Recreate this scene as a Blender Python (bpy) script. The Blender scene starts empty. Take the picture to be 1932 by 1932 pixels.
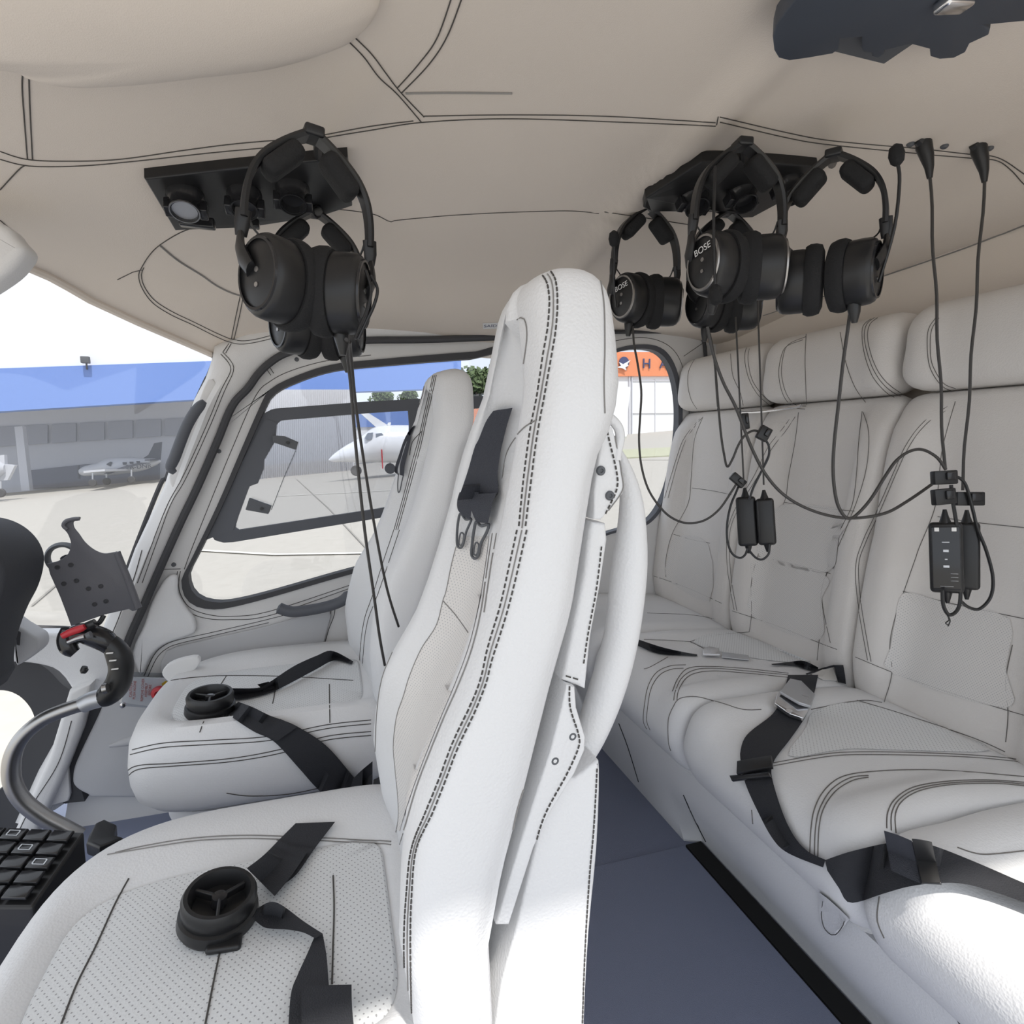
import bpy, bmesh, math, random
from mathutils import Vector, Matrix
from mathutils.bvhtree import BVHTree
random.seed(7)
V = Vector
SC = bpy.context.scene
COL = SC.collection
# ------------------------------------------------------------------ camera
F = 1100.0; TH = math.radians(17.2); PH = math.radians(6.8); CAM = V((0, 0, .97))
fw = V((math.sin(TH)*math.cos(PH), math.cos(TH)*math.cos(PH), -math.sin(PH)))
rt = V((math.cos(TH), -math.sin(TH), 0)); up = rt.cross(fw)
cd = bpy.data.cameras.new('camera'); cam = bpy.data.objects.new('camera', cd); COL.objects.link(cam)
cd.sensor_width = 36; cd.lens = 36*F/1932; cd.clip_start = .02; cd.clip_end = 500
R3 = Matrix((rt, up, -fw)).transposed(); cam.matrix_world = Matrix.Translation(CAM) @ R3.to_4x4()
SC.camera = cam
# ------------------------------------------------------------------ light
SC.view_settings.view_transform = 'Standard'; SC.view_settings.look = 'None'
SC.view_settings.gamma = 1; SC.view_settings.use_curve_mapping = False
SC.view_settings.exposure = 0.76
SC.cycles.use_denoising = True
SC.cycles.max_bounces = 8; SC.cycles.transparent_max_bounces = 12
w = bpy.data.worlds.new('sky'); SC.world = w; w.use_nodes = True
nt = w.node_tree; bg = nt.nodes['Background']
bg.inputs[0].default_value = (.86, .92, 1, 1); bg.inputs[1].default_value = 0.88
sd = bpy.data.lights.new('sun', 'SUN'); sd.energy = 2.8; sd.angle = math.radians(1.5); sd.color = (1, .96, .9)
so = bpy.data.objects.new('sun', sd); COL.objects.link(so)
so.rotation_euler = V((-.10, 1.0, -1.80)).to_track_quat('-Z', 'Y').to_euler()

# ------------------------------------------------------------------ measuring helpers
def ray(x, y): return fw + rt*((x-966)/F) + up*((966-y)/F)
def oY(x, y, v): d = ray(x, y); return CAM + d*(v/d.y)
def oX(x, y, v): d = ray(x, y); return CAM + d*(v/d.x)
def oZ(x, y, v): d = ray(x, y); return CAM + d*((v-CAM.z)/d.z)
def oD(x, y, v): return CAM + ray(x, y)*v
ZM = {'Z1': (0, 400, .3623), 'Z2': (0, 900, .3623), 'Z3': (250, 220, .28468), 'Z4': (1100, 220, .31056), 'Z5': (1132, 600, .41408),
      'Z6': (1100, 1132, .43064), 'Z7': (0, 1332, .36232), 'Z8': (650, 500, .31056), 'A1': (1400, 0, .27536), 'A2': (0, 0, .5),
      'A3': (0, 950, .18116), 'A4': (0, 1250, .18116), 'A5': (650, 1000, .31056), 'A6': (0, 780, .21739), 'A7': (480, 640, .24845),
      'A8': (1120, 580, .21739)}
def zz(k, *p):
    a, b, s = ZM[k]; return [(a+q[0]*s, b+q[1]*s)+tuple(q[2:]) for q in p]
def cr(pts, n=6, closed=False):
    """smooth curve through the points (tuples of any size)"""
    out = []; m = len(pts)
    rng = range(m if closed else m-1)
    for i in rng:
        g = lambda k: pts[k % m] if closed else pts[max(0, min(m-1, k))]
        a, b, c, d = g(i-1), g(i), g(i+1), g(i+2)
        for j in range(n):
            t = j/n
            out.append(tuple(.5*((2*q)+(-p+r)*t+(2*p-5*q+4*r-s)*t*t+(-p+3*q-3*r+s)*t**3) for p, q, r, s in zip(a, b, c, d)))
    if not closed: out.append(tuple(pts[-1]))
    return out
def resamp(pts, n, closed=False):
    P = [V(p) for p in pts]
    if closed: P.append(P[0].copy())
    L = [0]
    for a, b in zip(P, P[1:]): L.append(L[-1]+(b-a).length)
    out = []; k = 0; m = n if closed else n-1
    for i in range(n):
        t = L[-1]*i/m
        while k < len(L)-2 and L[k+1] < t: k += 1
        s = (t-L[k])/max(1e-9, L[k+1]-L[k]); out.append(P[k].lerp(P[k+1], min(1, max(0, s))))
    return out
def lerp(tab, x):
    if x <= tab[0][0]: return tab[0][1]
    for (a, p), (b, q) in zip(tab, tab[1:]):
        if x <= b: return p+(q-p)*(x-a)/(b-a)
    return tab[-1][1]

# ------------------------------------------------------------------ materials
def mat(name, col, rough=.5, metal=0, bump=None, spec=.5, var=0, coat=0, alpha=None, trans=0):
    m = bpy.data.materials.new(name); m.use_nodes = True; t = m.node_tree; b = t.nodes['Principled BSDF']
    b.inputs['Base Color'].default_value = (*col, 1); b.inputs['Roughness'].default_value = rough
    b.inputs['Metallic'].default_value = metal; b.inputs['Specular IOR Level'].default_value = spec
    if coat: b.inputs['Coat Weight'].default_value = coat
    tc = t.nodes.new('ShaderNodeTexCoord')
    if bump:
        sc, st = bump
        n = t.nodes.new('ShaderNodeTexNoise'); n.inputs['Scale'].default_value = sc; n.inputs['Detail'].default_value = 3
        vo = t.nodes.new('ShaderNodeTexVoronoi'); vo.inputs['Scale'].default_value = sc*1.3
        mx = t.nodes.new('ShaderNodeMath'); mx.operation = 'ADD'
        bu = t.nodes.new('ShaderNodeBump'); bu.inputs['Strength'].default_value = st; bu.inputs['Distance'].default_value = .002
        t.links.new(tc.outputs['Object'], n.inputs['Vector']); t.links.new(tc.outputs['Object'], vo.inputs['Vector'])
        t.links.new(n.outputs['Fac'], mx.inputs[0]); t.links.new(vo.outputs['Distance'], mx.inputs[1])
        t.links.new(mx.outputs[0], bu.inputs['Height']); t.links.new(bu.outputs[0], b.inputs['Normal'])
    if var:
        n2 = t.nodes.new('ShaderNodeTexNoise'); n2.inputs['Scale'].default_value = 5; n2.inputs['Detail'].default_value = 4
        r = t.nodes.new('ShaderNodeMapRange'); r.inputs[3].default_value = 1-var; r.inputs[4].default_value = 1+var
        h = t.nodes.new('ShaderNodeHueSaturation'); h.inputs['Color'].default_value = (*col, 1)
        t.links.new(tc.outputs['Object'], n2.inputs['Vector']); t.links.new(n2.outputs['Fac'], r.inputs[0])
        t.links.new(r.outputs[0], h.inputs['Value']); t.links.new(h.outputs[0], b.inputs['Base Color'])
    return m
def perforated(name, col, axes, step=.0075, r=.0011):
    m = mat(name, col, .55, bump=(300, .12)); t = m.node_tree; b = t.nodes['Principled BSDF']
    tc = t.nodes.new('ShaderNodeTexCoord'); sp = t.nodes.new('ShaderNodeSeparateXYZ'); t.links.new(tc.outputs['Object'], sp.inputs[0])
    def M(op, a, c=None):
        n = t.nodes.new('ShaderNodeMath'); n.operation = op
        for i, q in enumerate((a, c)):
            if q is None: continue
            if isinstance(q, (int, float)): n.inputs[i].default_value = q
            else: t.links.new(q, n.inputs[i])
        return n.outputs[0]
    u = M('DIVIDE', sp.outputs[axes[0]], step); v = M('DIVIDE', sp.outputs[axes[1]], step*.6)
    row = M('MULTIPLY', M('MODULO', M('ABSOLUTE', M('FLOOR', v)), 2), .5)
    du = M('SUBTRACT', M('FRACT', M('ADD', u, row)), .5); dv = M('MULTIPLY', M('SUBTRACT', M('FRACT', v), .5), .6)
    d = M('SQRT', M('ADD', M('MULTIPLY', du, du), M('MULTIPLY', dv, dv)))
    hole = M('LESS_THAN', d, r/step)
    mx = t.nodes.new('ShaderNodeMix'); mx.data_type = 'RGBA'; t.links.new(hole, mx.inputs['Factor'])
    mx.inputs['A'].default_value = (*col, 1); mx.inputs['B'].default_value = (.36, .36, .37, 1)
    t.links.new(mx.outputs['Result'], b.inputs['Base Color'])
    return m
def glassmat(name, tint=(1, 1, 1)):
    m = bpy.data.materials.new(name); m.use_nodes = True; t = m.node_tree; t.nodes.remove(t.nodes['Principled BSDF'])
    o = t.nodes['Material Output']; a = t.nodes.new('ShaderNodeBsdfTransparent'); a.inputs[0].default_value = (*tint, 1)
    g = t.nodes.new('ShaderNodeBsdfGlossy'); g.inputs['Roughness'].default_value = .03
    x = t.nodes.new('ShaderNodeMixShader'); x.inputs[0].default_value = .05
    t.links.new(a.outputs[0], x.inputs[1]); t.links.new(g.outputs[0], x.inputs[2]); t.links.new(x.outputs[0], o.inputs[0]); return m
LEA = mat('pale leather', (.74, .74, .745), .5, bump=(260, .18), var=.02)
LEAW = mat('warm pale leather', (.72, .69, .66), .5, bump=(260, .15), var=.02)
PERF = perforated('perforated leather flat', (.73, .74, .745), (0, 1), r=.0009)
PERFB = perforated('perforated leather upright', (.71, .685, .66), (1, 2), .005, .0006)
HEAD = mat('beige headliner suede', (.74, .665, .59), .85, bump=(500, .1), var=.03)
GREY = mat('grey fabric panel', (.50, .50, .51), .8, bump=(500, .1), var=.02)
TRIM = mat('pale trim', (.72, .71, .70), .55, bump=(300, .08))
RUB = mat('dark rubber', (.055, .055, .06), .7)
FRAME = mat('charcoal window frame', (.09, .095, .11), .55)
BLK = mat('black plastic', (.012, .012, .013), .38)
BLKM = mat('matt black foam', (.010, .010, .011), .85, bump=(300, .2))
GLO = mat('glossy black plastic', (.02, .02, .022), .16)
WEB = mat('black webbing', (.022, .023, .028), .8, bump=(500, .3))
BELT = mat('woven grey black belt', (.045, .048, .06), .8, bump=(600, .4))
STI = mat('dark thread', (.07, .065, .06), .8)
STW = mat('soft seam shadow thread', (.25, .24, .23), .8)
STB = mat('grey brown thread', (.14, .13, .12), .8)
CHR = mat('chrome', (.75, .75, .77), .18, 1)
STL = mat('brushed steel', (.42, .41, .40), .34, 1)
ALU = mat('matt aluminium', (.55, .56, .58), .45, .8)
CARP = mat('blue grey carpet', (.20, .22, .30), .9, bump=(700, .4), var=.05)
MATP = mat('blue grey plastic floor mat', (.24, .27, .38), .3, var=.05)
RED = mat('red plastic', (.5, .03, .04), .4)
YEL = mat('yellow plastic', (.75, .5, .03), .5)
WHT = mat('white paint', (.8, .8, .8), .5)
PLAC = mat('white placard', (.75, .74, .72), .5)
REDT = mat('red print', (.55, .12, .08), .6)
DGREY = mat('dark grey powder coat', (.10, .105, .115), .6, bump=(400, .1))
GLS = glassmat('clear cabin glazing', (.84, .85, .87))
PLEX = glassmat('clear plastic guard', (.85, .87, .9))

# ------------------------------------------------------------------ object helpers
def put(o, parent=None, label=None, cat=None, group=None, kind=None):
    COL.objects.link(o)
    if parent is not None:
        o.parent = parent; 
    if label: o['label'] = label
    if cat: o['category'] = cat
    if group: o['group'] = group
    if kind: o['kind'] = kind
    return o
def thing(name, label, cat, loc=(0, 0, 0), group=None):
    o = bpy.data.objects.new(name, None); o.empty_display_size = .05; o.location = loc
    return put(o, None, label, cat, group)
class MB:
    def __init__(s): s.v = []; s.f = []
    def add(s, v, f):
        k = len(s.v); s.v += [V(p) for p in v]; s.f += [tuple(i+k for i in q) for q in f]; return s
    def loft(s, rings, cap=True, closed=True, wrap=False):
        n = len(rings[0]); k = len(s.v); m = len(rings)
        for r in rings: s.v += [V(p) for p in r]
        for i in range(m if wrap else m-1):
            for j in range(n if closed else n-1):
                a = k+i*n+j; b = k+i*n+(j+1) % n; i2 = (i+1) % m
                s.f.append((a, b, k+i2*n+(j+1) % n, k+i2*n+j))
        if cap and closed and not wrap:
            s.f.append(tuple(range(k+n-1, k-1, -1))); s.f.append(tuple(range(k+(m-1)*n, k+m*n)))
        return s
    def tube(s, pts, r, n=8, cap=True, flat=1, upv=None):
        P = [V(p) for p in pts]; rings = []; ref = None
        for i, p in enumerate(P):
            t = (P[min(i+1, len(P)-1)]-P[max(i-1, 0)])
            t = t.normalized() if t.length > 1e-9 else V((0, 0, 1))
            if ref is None: ref = V(upv) if upv else (V((0, 0, 1)) if abs(t.z) < .9 else V((1, 0, 0)))
            a = t.cross(ref)
            a = a.normalized() if a.length > 1e-6 else t.orthogonal().normalized()
            b = a.cross(t).normalized(); ref = b
            rr = r[i] if isinstance(r, (list, tuple)) else r
            rings.append([p+a*math.cos(q)*rr+b*math.sin(q)*rr*flat for q in [2*math.pi*j/n for j in range(n)]])
        return s.loft(rings, cap)
    def box(s, c, h, rot=None):
        R = rot or Matrix.Identity(3); c = V(c); q = []
        for x in (-1, 1):
            for y in (-1, 1):
                for z in (-1, 1): q.append(c+R @ V((x*h[0], y*h[1], z*h[2])))
        return s.add(q, [(0, 1, 3, 2), (4, 6, 7, 5), (0, 4, 5, 1), (2, 3, 7, 6), (0, 2, 6, 4), (1, 5, 7, 3)])
    def rbox(s, c, h, r, rot=None, n=4):
        """box with rounded edges: superellipsoid-like lattice"""
        R = rot or Matrix.Identity(3); c = V(c); bm = bmesh.new(); bmesh.ops.create_cube(bm, size=2)
        for v in bm.verts: v.co = V((v.co.x*h[0], v.co.y*h[1], v.co.z*h[2]))
        bmesh.ops.bevel(bm, geom=bm.edges[:], offset=min(r, min(h)*.98), segments=n, affect='EDGES', profile=.5)
        bm.verts.index_update(); s.add([c+R @ v.co for v in bm.verts], [tuple(v.index for v in f.verts) for f in bm.faces]); bm.free(); return s
    def slab(s, outline, dv, r=0):
        """outline (3D) extruded by vector dv, edges softened by r"""
        O = [V(p) for p in outline]; dv = V(dv); cen = sum(O, V())/len(O); n = len(O)
        if r:
            u = dv.normalized(); rings = []
            nn = V()
            for i in range(n): nn += (O[i]-cen).cross(O[(i+1) % n]-cen)
            nn.normalize()
            ins = []
            for i in range(n):
                e1 = (O[i]-O[i-1]).normalized(); e2 = (O[(i+1) % n]-O[i]).normalized()
                q = (nn.cross(e1)+nn.cross(e2)); ins.append(q.normalized() if q.length > 1e-6 else V())
            L = dv.length
            for a in (0, 30, 60, 90): 
                a = math.radians(a); rings.append([p+q*r*(1-math.sin(a))+u*r*(1-math.cos(a)) for p, q in zip(O, ins)])
            for a in (90, 60, 30, 0):
                a = math.radians(a); rings.append([p+q*r*(1-math.sin(a))+u*(L-r*(1-math.cos(a))) for p, q in zip(O, ins)])
            return s.loft(rings)
        return s.loft([O, [p+dv for p in O]])
    def lathe(s, prof, c=(0, 0, 0), rot=None, n=32, sx=1, sy=1, ring=False):
        R = rot or Matrix.Identity(3); c = V(c)
        rings = [[c+R @ V((r*math.cos(a)*sx, r*math.sin(a)*sy, z)) for a in [2*math.pi*j/n for j in range(n)]] for r, z in prof]
        return s.loft(rings, cap=not ring, wrap=ring)
    def ringslab(s, outer, inner, dv, n=96):
        a = resamp(outer, n, True); b = resamp(inner, n, True)
        off = min(range(n), key=lambda k: sum((a[(i+k) % n]-b[i]).length for i in range(0, n, 6)))
        a = a[off:]+a[:off]; dv = V(dv)
        return s.loft([a, b, [p+dv for p in b], [p+dv for p in a]], cap=False, wrap=True)
    def obj(s, name, m, parent=None, smooth=True, label=None, cat=None, group=None, kind=None, origin=None, bev=0, sub=0):
        me = bpy.data.meshes.new(name)
        off = V()
        q = parent
        while q is not None: off += q.location; q = q.parent
        o = bpy.data.objects.new(name, me)
        if parent is None and s.v:
            loc = V(origin) if origin else V([(min(p[i] for p in s.v)+max(p[i] for p in s.v))/2 for i in (0, 1)]+[min(p[2] for p in s.v)])
            o.location = loc; off += loc
        me.from_pydata([p-off for p in s.v], [], s.f)
        bm = bmesh.new(); bm.from_mesh(me); bmesh.ops.recalc_face_normals(bm, faces=bm.faces)
        if smooth:
            for f in bm.faces: f.smooth = True
            for e in bm.edges:
                if len(e.link_faces) == 2 and e.calc_face_angle(0) > math.radians(42): e.smooth = False
        bm.to_mesh(me); bm.free()
        me.materials.append(m)
        if bev:
            b = o.modifiers.new('bevel', 'BEVEL'); b.width = bev; b.segments = 2; b.limit_method = 'ANGLE'
        if sub:
            b = o.modifiers.new('sub', 'SUBSURF'); b.levels = sub; b.render_levels = sub
        put(o, parent, label, cat, group, kind)
        return o
    def bvh(s): return BVHTree.FromPolygons([tuple(p) for p in s.v], s.f)
def cast(px, py, trees, dflt=None):
    d = ray(px, py); best = None
    for t in trees:
        h = t.ray_cast(CAM, d.normalized())
        if h[0] is not None and (best is None or h[3] < best[2]): best = (h[0], h[1], h[3])
    if best is None: return dflt
    p, n, _ = best
    if n.dot(d) > 0: n = -n
    return p, n
def trace(pts, trees, off=.0008, step=7, smooth=True):
    """photo polyline dropped on real surfaces -> world points"""
    q = cr([p[:2] for p in pts], 8) if smooth else pts
    L = sum((V(b)-V(a)).length for a, b in zip(q, q[1:])); q = resamp(q, max(3, int(L/step)))
    out = []
    for p in q:
        h = cast(p[0], p[1], trees)
        if h: out.append(h[0]+h[1]*off)
    return out
def seam(pts, trees, parent, r=.0007, m=None, dash=0, step=7, name='stitching', off=.0006):
    seq = pts if isinstance(pts[0], list) else [pts]
    for s_ in seq:
        P = trace(s_, trees, off, step)
        runs = [[]]
        for p in P:
            if runs[-1] and (p-runs[-1][-1]).length > .10: runs.append([])
            runs[-1].append(p)
        for run in runs:
            if len(run) < 3: continue
            b = MB()
            if dash:
                L = sum((y-x).length for x, y in zip(run, run[1:])); n = max(2, int(L/dash)); R = resamp(run, n*3+1)
                for i in range(n): b.tube(R[3*i:3*i+3], r, 5)
            else: b.tube(run, r, 5)
            b.obj(name, m or STI, parent)
def ribbon(A, B, trees, off=.003, th=.0022, n=40, depth=None, lift=None):
    a = resamp(cr([p[:2] for p in A], 6), n); b = resamp(cr([p[:2] for p in B], 6), n)
    m = MB(); rings = []; last = depth
    for i, (p, q) in enumerate(zip(a, b)):
        pts = []; ds = []
        for t in (0, .5, 1):
            x = p.lerp(q, t); h = cast(x.x, x.y, trees) if trees else None
            if h: pts.append((h[0], h[1])); ds.append((h[0]-CAM).dot(fw))
            else: pts.append(None); ds.append(None)
        ok = [d for d in ds if d]
        dmin = min(ok) if ok else (last or 1.2)
        if last is not None and ok and dmin > last+.06: dmin = last+.012
        last = dmin
        row = []
        for t, hh, d in zip((0, .5, 1), pts, ds):
            x = p.lerp(q, t); dd = d if (d and d < dmin+.03) else dmin
            k = off+(lift(i/(n-1)) if lift else 0)
            row.append(oD(x.x, x.y, dd-k*1.3))
        rings.append(row)
    out = []
    for row in rings:
        nn = (CAM-row[1]).normalized()*th
        out.append([row[0], row[1], row[2], row[2]+nn, row[1]+nn, row[0]+nn])
    m.loft(out); return m
def text(body, size, loc, rot3, m, parent=None, name='lettering', ext=.0002, align='CENTER', label=None):
    c = bpy.data.curves.new(name, 'FONT'); c.body = body; c.size = size; c.extrude = ext; c.align_x = align; c.align_y = 'CENTER'
    tmp = bpy.data.objects.new('tmp', c); COL.objects.link(tmp); bpy.context.view_layer.update()
    me = bpy.data.meshes.new_from_object(tmp.evaluated_get(bpy.context.evaluated_depsgraph_get())); bpy.data.objects.remove(tmp)
    me.materials.clear(); me.materials.append(m); o = bpy.data.objects.new(name, me); put(o, parent, label)
    off = V(); q = parent
    while q is not None: off += q.location; q = q.parent
    o.matrix_local = Matrix.Translation(V(loc)-off) @ rot3.to_4x4()
    return o
def basis(x, y):
    x = V(x).normalized(); z = x.cross(V(y)).normalized(); y = z.cross(x); return Matrix((x, y, z)).transposed()

# ================================================================== OUTSIDE
TAR = mat('pale concrete apron', (.42, .395, .35), .9, var=.1)
# apron: falls away towards the nose
g = MB(); S = .082; z0 = -.78
gz = lambda x, y: z0+S*x
g.add([(x, y, gz(x, y)) for x, y in ((-110, -60), (110, -60), (110, 130), (-110, 130))], [(0, 1, 2, 3)])
g.obj('ground', TAR, kind='structure', smooth=False)
GB = [g.bvh()]
# painted lines and slab joints lying on the apron
LINE = mat('faded white line paint', (.75, .73, .66), .8); JNT = mat('dark joint filler', (.28, .26, .23), .9)
def gline(pts, wd, m, name, nm=None):
    b = MB(); P = [oZ(p[0], p[1], 0) for p in pts]; W = []
    for x, y in pts:
        h = cast(x, y, GB); W.append(h[0])
    for a, c in zip(W, W[1:]):
        d = (c-a).normalized().cross(V((0, 0, 1))).normalized()*wd/2; u = V((0, 0, .02))
        b.add([a-d+u, a+d+u, c+d+u, c-d+u], [(0, 1, 2, 3)])
    return b.obj(nm or 'trim_1', m, kind='structure', smooth=False)
gline([(380, 1040), (520, 1048), (700, 1045), (800, 1038)], .12, LINE, '', 'trim_11')
gline([(520, 937), (700, 928), (800, 922)], .10, LINE, '', 'trim_12')
gline([(560, 905), (620, 960), (700, 1045)], .03, JNT, '', 'trim_13')
gline([(1205, 868), (1260, 868), (1330, 868)], .15, LINE, '', 'trim_14')
gline([(60, 1145), (115, 1098), (180, 1070)], .03, JNT, '', 'trim_15')
GRS = mat('dry grass', (.42, .42, .30), .95, var=.2)
b = MB(); P = [cast(*p, GB)[0]+V((0, 0, .05)) for p in ((1170, 850), (1330, 842), (1330, 858), (1170, 866))]
b.slab(P, (0, 0, -.1)); b.obj('grass_verge', GRS, smooth=False, label='strip of dry grass before the orange-topped hangar', cat='grass', kind='stuff')

def ycard(mb, px, Y, th): mb.slab([oY(x, y, Y) for x, y in px], (0, th, 0)); return mb
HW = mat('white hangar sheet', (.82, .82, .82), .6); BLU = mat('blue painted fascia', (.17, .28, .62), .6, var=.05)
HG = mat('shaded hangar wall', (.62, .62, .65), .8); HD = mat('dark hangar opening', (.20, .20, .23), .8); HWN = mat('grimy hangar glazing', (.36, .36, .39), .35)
COR = mat('corrugated grey sheet', (.68, .68, .70), .5)
h = thing('aircraft_hangar', 'huge white hangar with a broad blue fascia over an open shaded bay', 'hangar', oY(200, 940, 44))
b = MB(); ycard(b, [(-500, 545), (29, 500), (180, 536), (520, 520), (520, 700), (-500, 722)], 42, 30); b.obj('upper_wall', HW, h, False)
b = MB(); ycard(b, [(-500, 716), (0, 695), (400, 681), (870, 655), (870, 732), (500, 745), (400, 752), (0, 776), (-500, 812)], 41.8, 1.2); b.obj('fascia', BLU, h, False, label='blue painted fascia band')
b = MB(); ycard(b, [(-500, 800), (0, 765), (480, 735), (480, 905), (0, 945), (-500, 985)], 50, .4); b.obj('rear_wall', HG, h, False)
for i in range(8):
    x0 = -10+i*53.5; x1 = x0+46; y0 = 806-i*2.6; b = MB()
    ycard(b, [(x0, y0), (x1, y0-2), (x1, y0+34-i*.8), (x0, y0+37-i*.8)], 49.8, .15); b.obj('window', HWN, h, False)
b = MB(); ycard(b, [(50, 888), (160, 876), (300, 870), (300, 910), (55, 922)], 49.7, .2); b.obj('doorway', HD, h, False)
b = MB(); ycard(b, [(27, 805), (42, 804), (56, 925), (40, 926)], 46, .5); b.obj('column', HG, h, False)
# corrugated side wall
b = MB(); n = 110; row0 = []; row1 = []
for i in range(n+1):
    x = 470+i*(668-470)/n; a = oY(x, 735, 36 if i % 2 else 36.1); c = oY(x, 905-(x-470)*.06, 36 if i % 2 else 36.25); row0.append(a); row1.append(c)
b.loft([row0, row1, [p+V((0, .5, 0)) for p in row1], [p+V((0, .5, 0)) for p in row0]], cap=False, closed=False, wrap=True)
b.obj('corrugated_wall', COR, h, False)
b = MB(); ycard(b, [(470, 905), (668, 893), (700, 890), (700, 895), (470, 911)], 35.9, .3); b.obj('door_rail', HD, h, False)
b = MB(); b.rbox(oY(161, 679, 41.5), (.22, .15, .2), .04); fl = b.obj('floodlight', DGREY, None, label='small floodlight on top of the blue hangar fascia', cat='floodlight')
b = MB(); b.tube([oY(163, 684, 41.6), oY(164, 697, 41.75)], .05, 6); b.obj('bracket', DGREY, fl)
# hangar block behind the jet
h2 = thing('distant_hangar', 'low blue hangar behind the white jet', 'hangar', oY(780, 880, 70))
b = MB(); ycard(b, [(672, 770), (900, 758), (900, 803), (672, 806)], 70, 14); b.obj('upper_wall', BLU, h2, False)
b = MB(); ycard(b, [(672, 806), (900, 803), (900, 860), (672, 880)], 70.2, 14); b.obj('lower_wall', HW, h2, False)
# orange hangar
ORA = mat('orange fascia paint', (.80, .28, .13), .5); NAV = mat('navy letter paint', (.06, .07, .16), .5)
h3 = thing('orange_topped_hangar', 'white hangar with orange fascia and big navy letters, behind the rear side window', 'hangar', oY(1210, 835, 60))
b = MB(); ycard(b, [(1100, 664), (1400, 664), (1400, 709), (1100, 710)], 60, 20); b.obj('fascia', ORA, h3, False, label='orange painted fascia')
b = MB(); ycard(b, [(1100, 710), (1400, 709), (1400, 826), (1100, 834)], 60.3, 19); b.obj('front_wall', HW, h3, False)
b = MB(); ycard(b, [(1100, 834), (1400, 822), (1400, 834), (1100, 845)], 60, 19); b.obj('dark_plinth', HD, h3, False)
for xx in (1187, 1192): b = MB(); ycard(b, [(xx, 710), (xx+1.6, 710), (xx+1.6, 829), (xx, 829)], 60.1, .2); b.obj('door_track', HG, h3, False)
for yy in (718, 779): b = MB(); ycard(b, [(1194, yy), (1400, yy-1), (1400, yy), (1194, yy+1)], 60.2, .1); b.obj('wall_joint', COR, h3, False)
for xx in (1236,): b = MB(); ycard(b, [(xx, 715), (xx+1, 715), (xx+1, 829), (xx, 829)], 60.2, .1); b.obj('wall_joint', COR, h3, False)
RY = basis((1, 0, 0), (0, 0, 1))
for ch, xx in (('H', 1220), ('A', 1252), ('N', 1285), ('G', 1318)):
    text(ch, 1.55, oY(xx, 687, 59.9), RY, NAV, h3, ext=.05)
b = MB(); c = oY(1177, 684, 59.9); b.lathe([(.001, 0), (.62, 0), (.62, .1), (.001, .1)], c, basis((1, 0, 0), (0, 0, 1)), 24); b.obj('round_emblem', NAV, h3, label='navy and red disc emblem')
b = MB(); ycard(b, [(1164, 693), (1172, 690), (1168, 683), (1176, 687), (1190, 679), (1184, 687), (1186, 690), (1180, 693), (1182, 699), (1175, 695)], 59.7, .08); b.obj('bird_emblem', WHT, h3, False, label='white flying bird emblem')
h4 = thing('orange_shed', 'small orange building seen between the two front seats', 'building', oY(890, 835, 55))
b = MB(); ycard(b, [(878, 766), (960, 762), (960, 812), (874, 812)], 55, 6); b.obj('orange_wall', ORA, h4, False)
b = MB(); ycard(b, [(870, 812), (960, 812), (960, 870), (870, 872)], 55.1, 6); b.obj('lower_wall', HW, h4, False)
# trees
LEAF = mat('tree foliage', (.10, .14, .06), .9, var=.35); BARK = mat('bark', (.15, .12, .09), .9)
def tree(px, py, Y, rad, base_py, label, nb=26):
    t = thing('tree', label, 'tree', oY(px, base_py, Y), 'trees beyond the hangars')
    c = oY(px, py, Y); b = MB()
    for i in range(nb):
        a = random.uniform(0, 6.28); e = random.uniform(-.4, 1); rr = rad*random.uniform(.3, .8)
        q = c+V((math.cos(a)*rr*math.cos(e), math.sin(a)*rr*.7, math.sin(e)*rr*.75))
        for k in range(40):
            d = V((random.gauss(0, 1), random.gauss(0, 1), random.gauss(0, 1))).normalized()*rad*.36*random.uniform(.6, 1)
            u = V((random.gauss(0, 1), random.gauss(0, 1), random.gauss(0, 1))).normalized()*rad*.12; v = u.orthogonal().normalized()*rad*.12
            p = q+d; b.add([p-u, p-v, p+u, p+v], [(0, 1, 2, 3)])
    b.obj('foliage', LEAF, t, False)
    b = MB(); b.tube([oY(px, base_py, Y), c], [rad*.09, rad*.05], 8); b.obj('trunk', BARK, t)
tree(900, 727, 85, 3.6, 800, 'broad green tree rising over the window bar, between the two front seats', 40)
tree(720, 752, 95, 1.9, 800, 'green tree under the blue fascia, above the jet\'s nose'); tree(772, 750, 103, 1.9, 800, 'green tree under the blue fascia, beside the far seat\'s headrest')
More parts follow.
